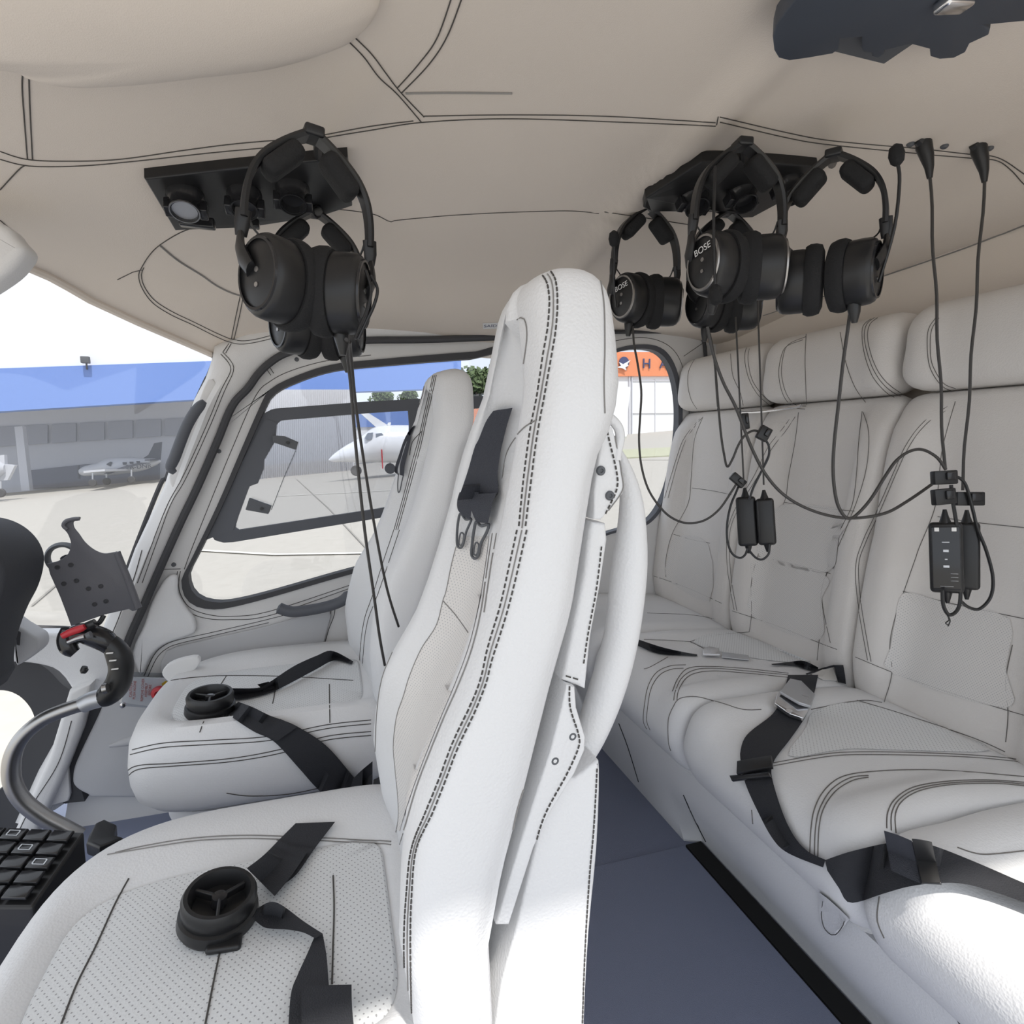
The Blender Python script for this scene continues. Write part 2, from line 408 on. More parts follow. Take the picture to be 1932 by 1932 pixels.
# aircraft: bodies built from stations along their length
def hull(st, Y, mtl, parent, name='fuselage', dy=1.0, n=20):
    rings = []
    for px, py, hh in cr(st, 4):
        c = oY(px, py, Y); r = hh*Y/F*1.0
        rings.append([c+V((0, math.cos(a)*r*dy, math.sin(a)*r)) for a in [2*math.pi*j/n for j in range(n)]])
    return MB().loft(rings).obj(name, mtl, parent)
JW = mat('jet white paint', (.85, .85, .86), .25, coat=.4); JG = mat('cockpit glazing', (.25, .28, .33), .1)
j = thing('business_jet', 'white twin jet parked on the apron, nose pointing left', 'jet', oY(700, 895, 27))
hull([(620, 868, 1), (630, 864, 7), (650, 857, 14), (675, 850, 21), (700, 841, 30), (725, 838, 34), (800, 838, 35), (980, 838, 35), (1090, 830, 22), (1180, 822, 6)], 27, JW, j)
for q in ([(688, 826), (694, 817), (704, 816), (702, 828), (692, 830)], [(709, 818), (720, 817), (726, 823), (722, 827), (709, 827)], [(752, 819), (757, 819), (757, 828), (752, 828)]):
    b = MB(); b.slab([oY(x, y, 26.28) for x, y in q], (0, .35, 0)); b.obj('window', JG, j, False)
b = MB(); b.slab([oY(820, 868, 27), oY(900, 868, 27), oY(930, 868, 27)+V((0, -7, .3)), oY(905, 868, 27)+V((0, -7, .3))], (0, 0, .14)); b.obj('wing', JW, j, False)
b = MB(); b.slab([oY(820, 868, 27), oY(900, 868, 27), oY(930, 868, 27)+V((0, 8, .3)), oY(905, 868, 27)+V((0, 8, .3))], (0, 0, .14)); b.obj('wing', JW, j, False)
b = MB(); b.slab([oY(x, y, 26.9) for x, y in ((676, 776), (690, 776), (733, 803), (733, 808), (712, 808))], (0, .2, 0)); b.obj('propeller_blade', JW, j, False, label='white blade-like strip rising over the roof')
b = MB(); b.slab([oY(x, y, 26.9) for x, y in ((728, 806), (733, 797), (738, 797), (736, 806))], (0, .1, 0)); b.obj('antenna', JW, j, False)
b = MB(); b.slab([oY(x, y, 26.9) for x, y in ((1090, 815), (1150, 730), (1190, 730), (1180, 815))], (0, .25, 0)); b.obj('tail_fin', JW, j, False)
for x in (1020,):
    for s_ in (-1.3, 1.3): b = MB(); b.tube([oY(x-25, 820, 27)+V((0, s_, 0)), oY(x+45, 820, 27)+V((0, s_, 0))], [.4, .28], 16); b.obj('engine', JW, j)
def gear(px, y0, y1, Y, parent):
    b = MB(); b.tube([oY(px, y0, Y), oY(px, y1, Y)], .05, 8); g_ = b.obj('landing_gear', ALU, parent)
    b = MB(); b.lathe([(.05, -.08), (.2, -.08), (.24, -.04), (.24, .04), (.2, .08), (.05, .08)], oY(px, y1, Y), basis((1, 0, 0), (0, 0, 1)), 20); b.obj('wheel', RUB, g_)
gear(672, 868, 888, 27, j); gear(736, 870, 884, 27, j); gear(880, 872, 884, 26, j)
b = MB(); b.tube([oY(720, 848, 26.1), oY(722, 884, 26.1)], .03, 6); b.obj('red_ribbon', RED, j, label='red streamer hanging from the fuselage')
p_ = thing('propeller_airplane', 'small grey-and-black propeller airplane parked inside the shaded hangar bay', 'airplane', oY(220, 908, 45))
PG = mat('airplane grey paint', (.50, .50, .52), .4); PK = mat('airplane dark paint', (.05, .05, .06), .4)
hull([(150, 890, 4), (160, 889, 8), (185, 885, 10), (205, 881, 14), (240, 878, 13), (270, 876, 10), (292, 872, 6), (303, 870, 2)], 45, PG, p_)
b = MB(); ycard(b, [(268, 866), (280, 858), (291, 836), (304, 834), (301, 868), (290, 872)], 45, .3); b.obj('tail_fin', PK, p_, False)
b = MB(); b.slab([oY(x, y, 43.9) for x, y in ((195, 893), (205, 890), (230, 881), (262, 873), (285, 873), (262, 877), (232, 885), (205, 895))], (0, .05, 0)); b.obj('side_stripe', PK, p_, False)
for q in ([(200, 876), (208, 871), (211, 872), (208, 880)], [(231, 872), (238, 872), (238, 876), (232, 877)], [(244, 871), (251, 871), (251, 875), (245, 875)], [(257, 870), (263, 870), (264, 874), (258, 874)]):
    b = MB(); b.slab([oY(x, y, 44.35) for x, y in q], (0, .1, 0)); b.obj('window', PK, p_, False)
b = MB(); b.slab([oY(200, 892, 45), oY(250, 888, 45), oY(250, 888, 45)+V((0, -5, .2)), oY(215, 891, 45)+V((0, -5, .2))], (0, 0, .12)); b.obj('wing', PG, p_, False)
b = MB(); b.slab([oY(200, 892, 45), oY(250, 888, 45), oY(250, 888, 45)+V((0, 4, .2)), oY(215, 891, 45)+V((0, 4, .2))], (0, 0, .12)); b.obj('wing', PG, p_, False)
b = MB(); b.slab([oY(282, 869, 45), oY(300, 868, 45), oY(300, 868, 45)+V((0, -2, 0)), oY(290, 868, 45)+V((0, -2, 0))], (0, 0, .1)); b.obj('tailplane', PK, p_, False)
text('PR-DNR', .42, oY(262, 880.5, 44.45), basis((1, 0, .07), (0, 0, 1)), PK, p_, ext=.01)
for x, y0, y1 in ((175, 890, 911), (201, 892, 908), (248, 886, 905)): gear(x, y0, y1, 44, p_)
b = MB(); b.tube([oY(148, 878, 45), oY(149, 903, 45)], .08, 6); b.obj('propeller', PK, p_)
q_ = thing('parked_airplane', 'pale airplane cut off by the left edge, beside the hangar column', 'airplane', oY(10, 930, 38))
hull([(-120, 880, 12), (-60, 880, 24), (-20, 884, 22), (10, 884, 6)], 38, PG, q_)
b = MB(); ycard(b, [(-40, 895), (-10, 860), (8, 858), (9, 876), (28, 878), (14, 906), (-20, 908)], 38, .3); b.obj('tail_fin', PG, q_, False)
gear(1, 908, 930, 37.5, q_)

# ================================================================== CABIN SHELL
# ceiling height field
XS = [-1.25, -.8, -.4, 0, .4, .58, .82, 1.12, 1.27]; YS = [-.25, .4, .8, 1.1, 1.35, 1.5, 1.66]
ZT = [[1.20, 1.20, 1.17, 1.14, 1.08, 1.04, .98],
      [1.37, 1.36, 1.30, 1.26, 1.22, 1.16, 1.06],
      [1.42, 1.41, 1.365, 1.325, 1.30, 1.235, 1.15],
      [1.45, 1.44, 1.41, 1.37, 1.335, 1.283, 1.222],
      [1.48, 1.47, 1.44, 1.40, 1.355, 1.292, 1.228],
      [1.485, 1.475, 1.445, 1.405, 1.36, 1.295, 1.232],
      [1.49, 1.48, 1.455, 1.41, 1.375, 1.345, 1.320],
      [1.47, 1.46, 1.44, 1.40, 1.37, 1.345, 1.320],
      [1.36, 1.36, 1.37, 1.36, 1.34, 1.32, 1.30]]
def c1(tab, xs, x):
    x = max(xs[0], min(xs[-1]-1e-6, x)); i = max(k for k in range(len(xs)-1) if xs[k] <= x)
    def sl(k):
        if k == 0: return (tab[1]-tab[0])/(xs[1]-xs[0])
        if k == len(xs)-1: return (tab[-1]-tab[-2])/(xs[-1]-xs[-2])
        return (tab[k+1]-tab[k-1])/(xs[k+1]-xs[k-1])
    h = xs[i+1]-xs[i]; t = (x-xs[i])/h
    return (2*t**3-3*t*t+1)*tab[i]+(t**3-2*t*t+t)*h*sl(i)+(-2*t**3+3*t*t)*tab[i+1]+(t**3-t*t)*h*sl(i+1)
def zc(x, y):
    z = c1([c1(r, YS, y) for r in ZT], XS, x)
    # raised roof hoop between the front and the rear headliner
    z -= .012*math.exp(-((x-.555)/.030)**4)
    return z
def xfr(y): return lerp([(.0, -1.2), (.9, -1.1), (1.1, -.72), (1.2, -.60), (1.3, -.52), (1.42, -.465), (1.5, -.395), (1.6, -.30), (1.66, -.25)], y)
NX, NY = 120, 60; rings = []
for jx in range(NY+1):
    y = -.06+jx*(1.77+.06)/NY; xa = xfr(y); rings.append([V((xa+(1.27-xa)*i/NX, y, zc(xa+(1.27-xa)*i/NX, y))) for i in range(NX+1)])
top = MB(); top.loft(rings, cap=False, closed=False); CB = [top.bvh()]
k = len(top.v); top.loft([[p+V((0, 0, .03)) for p in r] for r in rings], cap=False, closed=False)
CEILO = top.obj('ceiling', HEAD, kind='structure')
cpar = CEILO
cs = [zz('A2', (0, 570), (100, 600), (250, 607), (450, 600), (700, 565), (900, 540), (1140, 520), (1220, 508), (1400, 475), (1560, 455)),
      zz('A2', (0, 600), (110, 625), (300, 625), (500, 608), (800, 575), (1110, 545), (1220, 520), (1400, 490), (1600, 460), (1932, 447), (2400, 462), (2700, 475)),
      zz('A2', (1600, 437), (1932, 432), (2300, 438), (2700, 462)),
      zz('A2', (88, 260), (83, 330), (95, 500), (103, 600)), zz('A2', (108, 265), (112, 400), (122, 600)),
      zz('A2', (1295, 135), (1370, 210), (1430, 290), (1500, 355), (1590, 460)), zz('A2', (1320, 122), (1400, 200), (1460, 280), (1510, 345), (1600, 440)),
      zz('A2', (1710, -30), (1650, 140), (1580, 240), (1500, 330)), zz('A2', (1750, -30), (1690, 130), (1620, 240), (1515, 350)),
      zz('A2', (0, 715), (80, 630), (110, 625)),
      [(1355, 220), (1352, 235)],
      zz('A1', (-150, 800), (0, 835), (300, 905), (560, 955), (900, 990), (1230, 1018), (1560, 1055), (1700, 1065), (1800, 1100), (1932, 1190), (2100, 1300)),
      zz('A1', (-150, 835), (0, 870), (300, 940), (560, 985), (1200, 1050), (1600, 1085), (1750, 1100), (1850, 1170), (1932, 1260), (2050, 1350)),
      zz('A2', (1240, 785), (1400, 805), (1470, 835), (1500, 830), (1700, 812), (1932, 800), (2150, 795), (2260, 805)),
      zz('Z4', (130, 578), (350, 610), (640, 655)),
      zz('Z3', (455, 718), (320, 765), (180, 850), (110, 920), (60, 1000), (40, 1050), (60, 1130), (130, 1230), (250, 1310), (400, 1380), (560, 1460), (680, 1505), (800, 1500), (980, 1455), (1200, 1400)),
      zz('Z3', (75, 1000), (58, 1050), (78, 1125), (145, 1215), (260, 1290), (410, 1362), (570, 1440), (690, 1483), (800, 1480), (970, 1437)),
      zz('Z3', (713, 1190), (685, 1320), (655, 1470)), zz('Z3', (733, 1195), (708, 1320), (672, 1478)), zz('Z3', (0, 1030), (60, 1015)), zz('Z3', (-100, 1080), (0, 1030)),
      zz('Z3', (640, 1505), (600, 1560)), zz('Z3', (655, 1505), (618, 1568)),
      [(0, 415), (35, 447), (50, 468), (38, 492), (0, 528)], [(0, 428), (28, 452), (40, 470), (28, 492), (0, 518)]]
cs_low = [c for c in cs if max(q[1] for q in c) > 560 and min(q[0] for q in c) > 200 and max(q[0] for q in c) < 620]
for c in cs:
    if c not in cs_low: seam(c, CB, cpar, .0008)
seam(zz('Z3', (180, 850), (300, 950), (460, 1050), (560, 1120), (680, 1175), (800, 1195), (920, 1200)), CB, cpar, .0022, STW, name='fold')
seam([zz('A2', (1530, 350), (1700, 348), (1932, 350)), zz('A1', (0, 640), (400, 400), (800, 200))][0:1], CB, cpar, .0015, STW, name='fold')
# domed oval panel in the front ceiling
dome = MB(); O = zz('A2', (-700, 60), (-300, 150), (0, 205), (80, 243), (200, 265), (420, 262), (650, 240), (830, 218), (1080, 188), (1290, 130), (1380, 80), (1425, 20), (1435, -40), (1350, -140), (1000, -260), (400, -330), (-200, -300), (-600, -150))
O = cr(O, 4, True); base = [cast(x, y, CB) for x, y in O]; base = [h[0] if h else oZ(x, y, 1.4) for h, (x, y) in zip(base, O)]
cen = sum(base, V())/len(base); rings = []
for s_, dz in ((1, -.002), (.985, .010), (.95, .017), (.85, .025), (.65, .034), (.4, .040), (.15, .042), (.01, .042)):
    rings.append([V((cen.x+(p.x-cen.x)*s_, cen.y+(p.y-cen.y)*s_, (p.z*s_+cen.z*(1-s_))-dz)) for p in base])
dome.loft(rings); dome.obj('ceiling_pod', HEAD, None, label='large smooth oval pod bulging from the ceiling, top left', cat='ceiling panel')
b = MB(); b.slab([V((.5, -.125, 1.49)), V((1.25, -.125, 1.46)), V((1.25, -.05, 1.46)), V((.5, -.05, 1.49))], (0, 0, .05), .005); b.obj('added_shade_rail', HEAD, kind='structure')  # unseen rail along the roof edge, added to keep sun off the bench
# rear bulkhead
b = MB(); rows = []
for i in range(24):
    y = -.25+i*(2.04)/23; rows.append([V((1.262, y, zc(1.262, y)+.02)), V((1.275, y, 1.2)), V((1.24, y, 1.0)), V((1.2, y, .5)), V((1.2, y, -.02)), V((1.33, y, -.02)), V((1.33, y, 1.4))])
b.loft(rows); b.obj('wall_rear', HEAD, kind='structure')
WB = [b.bvh()]
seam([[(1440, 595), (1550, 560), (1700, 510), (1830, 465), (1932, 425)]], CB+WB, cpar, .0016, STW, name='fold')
# floor
b = MB(); b.box((.1, .72, -.02), (1.25, 1.0, .02)); b.obj('floor', CARP, kind='structure', smooth=False)
b = MB(); b.slab([V((-.1, -.2, .0)), V((.782, -.2, .0)), V((.782, 1.12, .0)), (-.1, 1.12, 0)], (0, 0, .006)); b.obj('carpet_mat', CARP, None, label='large blue grey carpet mat between front seat and bench', cat='mat', bev=.002)
b = MB(); b.slab([oZ(x, y, .012) for x, y in ((95, 1530), (130, 1500), (380, 1495), (470, 1545), (470, 1680), (200, 1720), (60, 1600))], (0, 0, .004)); b.obj('floor_mat', MATP, None, label='shiny blue grey plastic floor mat under the far seat', cat='mat')
b = MB(); b.slab([oZ(x, y, .09) for x, y in ((345, 1525), (440, 1545), (460, 1590), (355, 1580))], (0, 0, -.07), .008); b.obj('clear_sheet', MATP, None, label='crumpled clear blue plastic beneath the far seat cushion', cat='sheet')
b = MB(); b.slab([oZ(x, y, .02) for x, y in ((190, 1498), (250, 1478), (262, 1483), (205, 1508))], (0, 0, .003)); b.obj('floor_bracket', BLK, None, label='black bracket on the floor under the far seat', cat='bracket')
# starboard wall and doors -------------------------------------------------
YD = 1.60
seal = zz('Z1', (1932, 668), (1760, 680), (1600, 705), (1480, 740), (1400, 790), (1340, 850), (1290, 920), (1210, 1010), (1130, 1200), (1030, 1430), (930, 1640), (800, 1932)) + zz('Z2', (745, 680), (690, 800), (640, 930), (560, 1120), (440, 1330), (400, 1400), (365, 1560), (350, 1690))
seal = [(1130, 628), (940, 636), (800, 641)]+seal
b = MB(); b.tube([oY(x, y, YD-.014) for x, y in cr(seal, 5)], .009, 8, flat=1); b.obj('trim_18', RUB, kind='structure')
# cabin wall above and before the door
up_ = [(1340, 560), (1340, 640), (1130, 622)]+[(x-4, y-4) for x, y in seal[1:]]
lw = [(p[0], p[1]) for p in cr(seal, 4)]
b = MB()
A = resamp(lw, 80); Bo = resamp([(1130, 560), (800, 560), (600, 590), (470, 620), (402, 655)]+zz('Z1', (1112, 740), (1075, 860), (1010, 980), (930, 1190), (870, 1380), (860, 1420), (700, 1760), (640, 1932))+zz('Z2', (600, 620), (520, 830), (440, 1060), (330, 1300), (200, 1530), (80, 1800)), 80)
ra = [oY(p.x, p.y, YD+.0) for p in A]; rb = [oY(p.x, p.y, YD-.0) for p in Bo]
rm = [p.lerp(q, .5)+V((0, -.03, 0)) for p, q in zip(ra, rb)]
rm1 = [p.lerp(q, .15)+V((0, -.018, 0)) for p, q in zip(ra, rb)]; rm2 = [p.lerp(q, .85)+V((0, -.018, 0)) for p, q in zip(ra, rb)]
b.loft([ra, rm1, rm, rm2, rb, [p+V((0, .05, 0)) for p in rb], [p+V((0, .05, 0)) for p in ra]], cap=False, closed=False, wrap=True)
ppar = b.obj('wall_right', TRIM, kind='structure'); PB = [b.bvh()]
for c in cs_low: seam(c, CB+PB, cpar, .0009)
seam([zz('Z1', (1160, 730), (1205, 780), (1215, 830), (1170, 930), (1100, 1100), (1010, 1300), (950, 1420), (890, 1520), (830, 1680), (740, 1932)),
      zz('Z1', (1150, 740), (1190, 785), (1200, 830), (1150, 930), (1080, 1100), (990, 1300), (930, 1420), (875, 1520), (810, 1680), (715, 1932)),
      zz('Z2', (740, 380), (700, 520), (650, 650), (600, 780), (560, 850), (480, 880), (200, 885))], PB, ppar, .0009, name='stitching')
# front door: frame ring around its window, lower panel
win = zz('Z1', (1932, 770), (1700, 800), (1500, 870), (1400, 930), (1350, 1020), (1250, 1250), (1130, 1530), (1000, 1800), (950, 1900))+zz('Z2', (945, 560), (960, 620), (1010, 670), (1100, 690), (1200, 680), (1400, 630), (1850, 500))+[(800, 1052), (1010, 1010), (1020, 660), (900, 663)]
wino = [(940, 640), (800, 644)]+zz('Z1', (1932, 690), (1760, 700), (1600, 728), (1500, 760), (1420, 805), (1310, 930), (1150, 1200), (1050, 1430), (950, 1640), (820, 1932))+zz('Z2', (770, 680), (715, 800), (660, 930), (600, 1080), (520, 1240), (470, 1400))
wino = [(x-(22 if x < 640 else 0), y-(24 if y < 800 else 14)) for x, y in wino]
wino += [(120, 1560), (700, 1560), (1070, 1560), (1070, 700), (1060, 640)]
b = MB(); b.ringslab([oY(x, y, YD+.012) for x, y in wino], [oY(x, y, YD+.012) for x, y in cr(win, 3, True)], (0, .04, 0), 140); dpar = b.obj('door_1', TRIM, kind='structure'); DB = [b.bvh()]
rub2 = cr(win, 4, True)
b = MB(); inn = [((x-700)*.965+700+1, (y-890)*.945+890+1) for x, y in rub2]
b.ringslab([oY(x, y, YD+.004) for x, y in rub2], [oY(x, y, YD+.004) for x, y in inn], (0, .03, 0), 140); b.obj('trim_2', RUB, kind='structure')
b = MB(); b.slab([oY(x, y, YD+.03) for x, y in rub2], (0, .003, 0)); b.obj('window_1', GLS, kind='structure', smooth=False)
seam([zz('Z1', (1932, 745), (1700, 775), (1520, 825), (1410, 880), (1330, 960), (1210, 1230), (1120, 1450), (1000, 1750), (960, 1860)),
      zz('Z1', (1370, 790), (1410, 850)), zz('Z1', (1390, 785), (1425, 840)),
      zz('Z2', (940, 490), (930, 560), (945, 620), (990, 680), (1080, 715), (1200, 725), (1400, 700), (1830, 560)),
      zz('Z2', (925, 490), (915, 570), (935, 640), (980, 700), (1070, 735), (1200, 742), (1400, 722), (1820, 580)),
      zz('Z2', (750, 1035), (800, 930), (850, 880), (920, 850), (1100, 810), (1400, 740), (1700, 660), (1750, 650)),
      zz('Z2', (770, 1040), (815, 945), (865, 895), (930, 868), (1100, 828), (1400, 758)),
      zz('Z2', (1725, 670), (1720, 720), (1690, 800), (1665, 915)), zz('Z2', (1745, 670), (1740, 720), (1710, 800), (1680, 910)),
      zz('Z2', (850, 480), (940, 478))], DB, dpar, .0009)
b = MB(); b.slab([oY(x, y, YD+.008) for x, y in zz('Z2', (840, 960), (870, 900), (930, 875), (1100, 838), (1400, 770), (1710, 680), (1725, 720), (1670, 920), (1660, 1100), (840, 1100))], (0, -.008, 0), .004); b.obj('door_pocket', GREY, None, label='grey fabric panel on the lower front door', cat='door panel')
b = MB(); b.slab([oY(x, y, YD+.008) for x, y in cr(zz('Z2', (870, 520), (930, 508), (935, 600), (990, 690), (1020, 730), (1020, 800), (920, 840), (850, 870), (790, 930), (745, 1020), (700, 900), (760, 760), (800, 640)), 3, True)], (0, -.02, 0), .008); b.obj('door_cushion', LEA, None, label='wrinkled pale leather pad below the front corner of the door window', cat='door panel')
b = MB(); b.tube([oY(x, y, YD-.05) for x, y in cr([(524, 1146), (540, 1152), (560, 1154), (610, 1146), (645, 1134), (662, 1117)], 5)], [.006]+[.0145]*23+[.010, .006], 12)
b.obj('pull_handle', FRAME, None, label='dark grey pull handle on the front door armrest', cat='handle')
b = MB(); b.slab([oY(x, y, YD-.02) for x, y in cr(zz('Z2', (580, 1110), (630, 1060), (850, 1050), (900, 1300), (930, 1600), (560, 1640), (470, 1620), (410, 1580), (400, 1530), (420, 1450), (520, 1240)), 4, True)], (0, -.03, 0), .012); b.obj('map_pocket', GREY, None, label='grey moulded panel in front of the far seat cushion', cat='panel'); MPB = [b.bvh()]
b = MB(); P = [oY(x, y, YD-.05) for x, y in zz('Z2', (570, 1400), (650, 1380), (760, 1355), (830, 1340))]; b.tube(P, [.004, .010, .014, .014], 10); b.obj('ridge', GREY, None, label='raised rib moulded on the grey panel by the far seat', cat='panel')
for x, y in zz('Z1', (1545, 768), (1140, 1246), (905, 1836)):
    b = MB(); b.lathe([(.001, 0), (.0055, 0), (.005, .004), (.001, .005)], oY(x, y, YD+.012), basis((1, 0, 0), (0, 0, 1)), 16); b.obj('door_screw', DGREY, None, label='dark round screw in the pale door frame', cat='screw', group='screws of the front door frame')
b = MB(); b.lathe([(.001, 0), (.0055, 0), (.005, .004), (.001, .005)], oY(943, 645, YD+.012), basis((1, 0, 0), (0, 0, 1)), 16); b.obj('door_screw', DGREY, None, label='dark round screw in the pale door frame', cat='screw', group='screws of the front door frame')
# sliding window
sw = thing('sliding_window', 'charcoal sliding pane frame inside the front door window', 'window', oY(560, 1000, YD+.02))
so_ = [(900, 747), (700, 757), (515, 771), (488, 785), (460, 850), (425, 930), (398, 1000), (402, 1018), (420, 1024), (440, 1023), (700, 980), (1000, 928), (1000, 745)]
si_ = [(870, 772), (763, 775), (700, 779), (530, 793), (522, 800), (490, 870), (455, 955), (443, 995), (450, 1000), (700, 962), (980, 915), (985, 780), (950, 768)]
b = MB(); b.ringslab([oY(x, y, YD+.016) for x, y in so_], [oY(x, y, YD+.016) for x, y in si_], (0, .012, 0), 200); b.obj('frame', FRAME, sw)
b = MB(); b.slab([oY(x, y, YD+.022) for x, y in si_], (0, .003, 0)); b.obj('pane', GLS, sw, False)
b = MB(); b.slab([oY(x, y, YD+.014) for x, y in ((500, 790), (522, 797), (520, 830), (498, 868), (497, 885), (486, 912), (470, 918), (440, 1000), (385, 1020), (420, 940))], (0, .01, 0)); b.obj('slide_channel', FRAME, sw, False)
b = MB(); b.slab([oY(x, y, YD+.014) for x, y in ((770, 772), (800, 772), (800, 930), (770, 960), (772, 800))], (0, .01, 0)); b.obj('frame_upright', FRAME, sw, False)
for q in ([(514, 821), (537, 823), (562, 834), (558, 849), (514, 834)], [(470, 940), (512, 955), (506, 970), (463, 962)]):
    b = MB(); b.slab([oY(x, y, YD-.004) for x, y in q], (0, .018, 0)); lt = b.obj('latch', DGREY, sw, False, bev=.001)
    b = MB(); c = oY(sum(p[0] for p in q)/len(q)+6, sum(p[1] for p in q)/len(q)+3, YD-.006); b.lathe([(.001, 0), (.004, 0), (.004, .004), (.001, .004)], c, basis((1, 0, 0), (0, 0, 1)), 12); b.obj('screw', BLK, lt)
b = MB(); b.tube([oY(x, y, YD+.0) for x, y in ((558, 850), (536, 900), (512, 962))], .0008, 5); b.obj('wire', DGREY, sw)
# windshield
wsp = [(-260, 470), (60, 487), (100, 484), (180, 536), (290, 612), (402, 664)]+zz('Z1', (1112, 740), (1075, 860), (1010, 980), (930, 1190), (870, 1380), (860, 1420), (700, 1760), (640, 1932))+[(215, 1130), (205, 1178), (190, 1200), (120, 1188), (0, 1184), (-260, 1190)]
b = MB(); b.slab([oY(x, y, YD+.05) for x, y in wsp], (0, .004, 0)); b.obj('window_2', GLS, kind='structure', smooth=False)
b = MB(); b.tube([oY(x, y, YD+.03) for x, y in cr([(402, 666), (404, 680), (392, 712)]+zz('Z1', (1075, 870), (1010, 1010), (930, 1190), (870, 1380), (835, 1420), (700, 1760), (640, 1932))+[(215, 1140), (203, 1180), (180, 1190), (120, 1185), (0, 1182), (-60, 1182)], 4)], .0055, 6); b.obj('trim_3', RUB, kind='structure')
b = MB(); b.slab([oY(x, y, YD+.045) for x, y in zz('Z1', (875, 1400), (700, 1760), (640, 1932))+zz('Z2', (560, 800), (600, 820), (680, 600), (870, 130), (900, 60))], (0, .01, 0)); b.obj('trim_4', WHT, kind='structure')
# windshield top edge roll of the headliner
b = MB(); P = []
for i in range(20):
    y = .95+i*.70/19; x = xfr(y); P.append(V((x, y, zc(x, y)-.004)))
b.tube(P, .008, 8); b.obj('trim_5', HEAD, kind='structure')
# centre post at the left edge
b = MB(); b.slab([oY(x, y, 1.02) for x, y in cr([(-300, 330), (-100, 385), (0, 418), (30, 447), (46, 468), (34, 492), (0, 524), (-100, 585), (-300, 700)], 4)], (0, .05, 0), .012); b.obj('trim_6', TRIM, kind='structure')
# ledge and lower nose
b = MB(); b.slab([oY(x, y, 1.56) for x, y in cr([(60, 1196), (130, 1196), (190, 1206), (235, 1230), (215, 1290), (180, 1330), (150, 1345), (140, 1310), (110, 1268), (70, 1254), (20, 1250), (-60, 1250), (-60, 1196)], 3, True)], (0, .05, 0), .008); b.obj('trim_7', LEA, kind='structure'); LB = [b.bvh()]
outer = [(-60, 1240), (20, 1240), (80, 1256), (115, 1290), (135, 1320), (90, 1450), (20, 1590), (-60, 1640), (-140, 1500), (-120, 1300)]
inner = cr([(-40, 1315), (0, 1302), (35, 1312), (60, 1340), (66, 1372), (50, 1400), (25, 1460), (0, 1490), (-40, 1510), (-90, 1450), (-80, 1350)], 3, True)
b = MB(); b.ringslab([oY(x, y, 1.6) for x, y in cr(outer, 3, True)], [oY(x, y, 1.6) for x, y in inner], (0, .03, 0), 80); b.obj('wall_nose', RUB, kind='structure')
b = MB(); b.slab([oY(x, y, 1.53) for x, y in ((128, 1305), (172, 1290), (150, 1380), (115, 1470), (60, 1590), (5, 1700), (-20, 1660), (30, 1560), (90, 1430))], (0, .06, 0), .012); b.obj('trim_8', TRIM, kind='structure')
seam([[(135, 1360), (110, 1440), (60, 1520), (30, 1580)]], [b.bvh()], ppar, .0009)
b = MB(); b.slab([oY(x, y, 1.57) for x, y in ((205, 1330), (180, 1400), (150, 1480), (160, 1512), (125, 1515), (128, 1440), (160, 1345), (190, 1320))], (0, .03, 0)); b.obj('trim_9', RUB, kind='structure')
b = MB(); b.slab([oY(x, y, 1.56) for x, y in ((128, 1450), (132, 1500), (128, 1512), (100, 1520), (60, 1560), (90, 1480))], (0, .02, 0), .004); b.obj('trim_10', TRIM, kind='structure')
# rear starboard wall with its window
YR = 1.74
wr = cr([(1150, 662), (1200, 650), (1245, 655), (1272, 685), (1286, 740), (1287, 810), (1275, 890), (1255, 950), (1225, 988), (1180, 1000), (1060, 1000), (1050, 700)], 4, True)
outr = [(960, 590), (1150, 600), (1410, 590), (1410, 720), (1352, 800), (1352, 1000), (1352, 1260), (1200, 1480), (960, 1480), (960, 1000)]
b = MB(); b.ringslab([oY(x, y, YR) for x, y in outr], [oY(x, y, YR) for x, y in wr], (0, .04, 0), 160); rpar = b.obj('door_2', TRIM, kind='structure'); RB = [b.bvh()]
wi = [((x-1170)*.95+1168, (y-826)*.965+828) for x, y in wr]
b = MB(); b.ringslab([oY(x, y, YR-.005) for x, y in wr], [oY(x, y, YR-.005) for x, y in wi], (0, .03, 0), 120); b.obj('trim_16', FRAME, kind='structure')
b = MB(); b.slab([oY(x, y, YR+.02) for x, y in wr], (0, .003, 0)); b.obj('window_3', GLS, kind='structure', smooth=False)
b = MB(); b.tube([oY(x, y, YR-.01) for x, y in cr([(1100, 627), (1240, 626), (1310, 628), (1328, 645), (1332, 690)], 4)], .006, 6); b.obj('trim_19', RUB, kind='structure')
seam([[(1150, 645), (1215, 637), (1265, 655), (1290, 700), (1300, 780), (1296, 850)], [(1290, 672), (1325, 648)], [(1154, 655), (1168, 675)]], RB, rpar, .001)

# ================================================================== BENCH
BY = [1.75, 1.345, .94, .535, .13, -.28]
bench = thing('bench_seat', 'rear bench of pale leather seats with separate headrests', 'bench', (.9, .75, 0))
BVB = []
def along(prof_fn, ya, yb, n=26, r=.035, floor_idx=None):
    rings = []
    for i in range(n+1):
        t = i/n; t = .5-.5*math.cos(math.pi*t); y = ya+(yb-ya)*t
        dist = min(t, 1-t)*abs(yb-ya); k = 1
        P = [V((x, y, z)) for x, z in prof_fn(t)]
        c = sum(P, V())/len(P)
        ins = 0 if dist >= r else r-math.sqrt(max(0, r*r-(r-dist)**2))
        Q = []
        for p in P:
            d = c-p; Q.append(p+d.normalized()*min(ins*.8, d.length*.9) if d.length > 1e-6 else p)
        rings.append(Q)
    m = MB(); m.loft(rings); return m
def sm(x): x = max(0, min(1, x)); return x*x*(3-2*x)
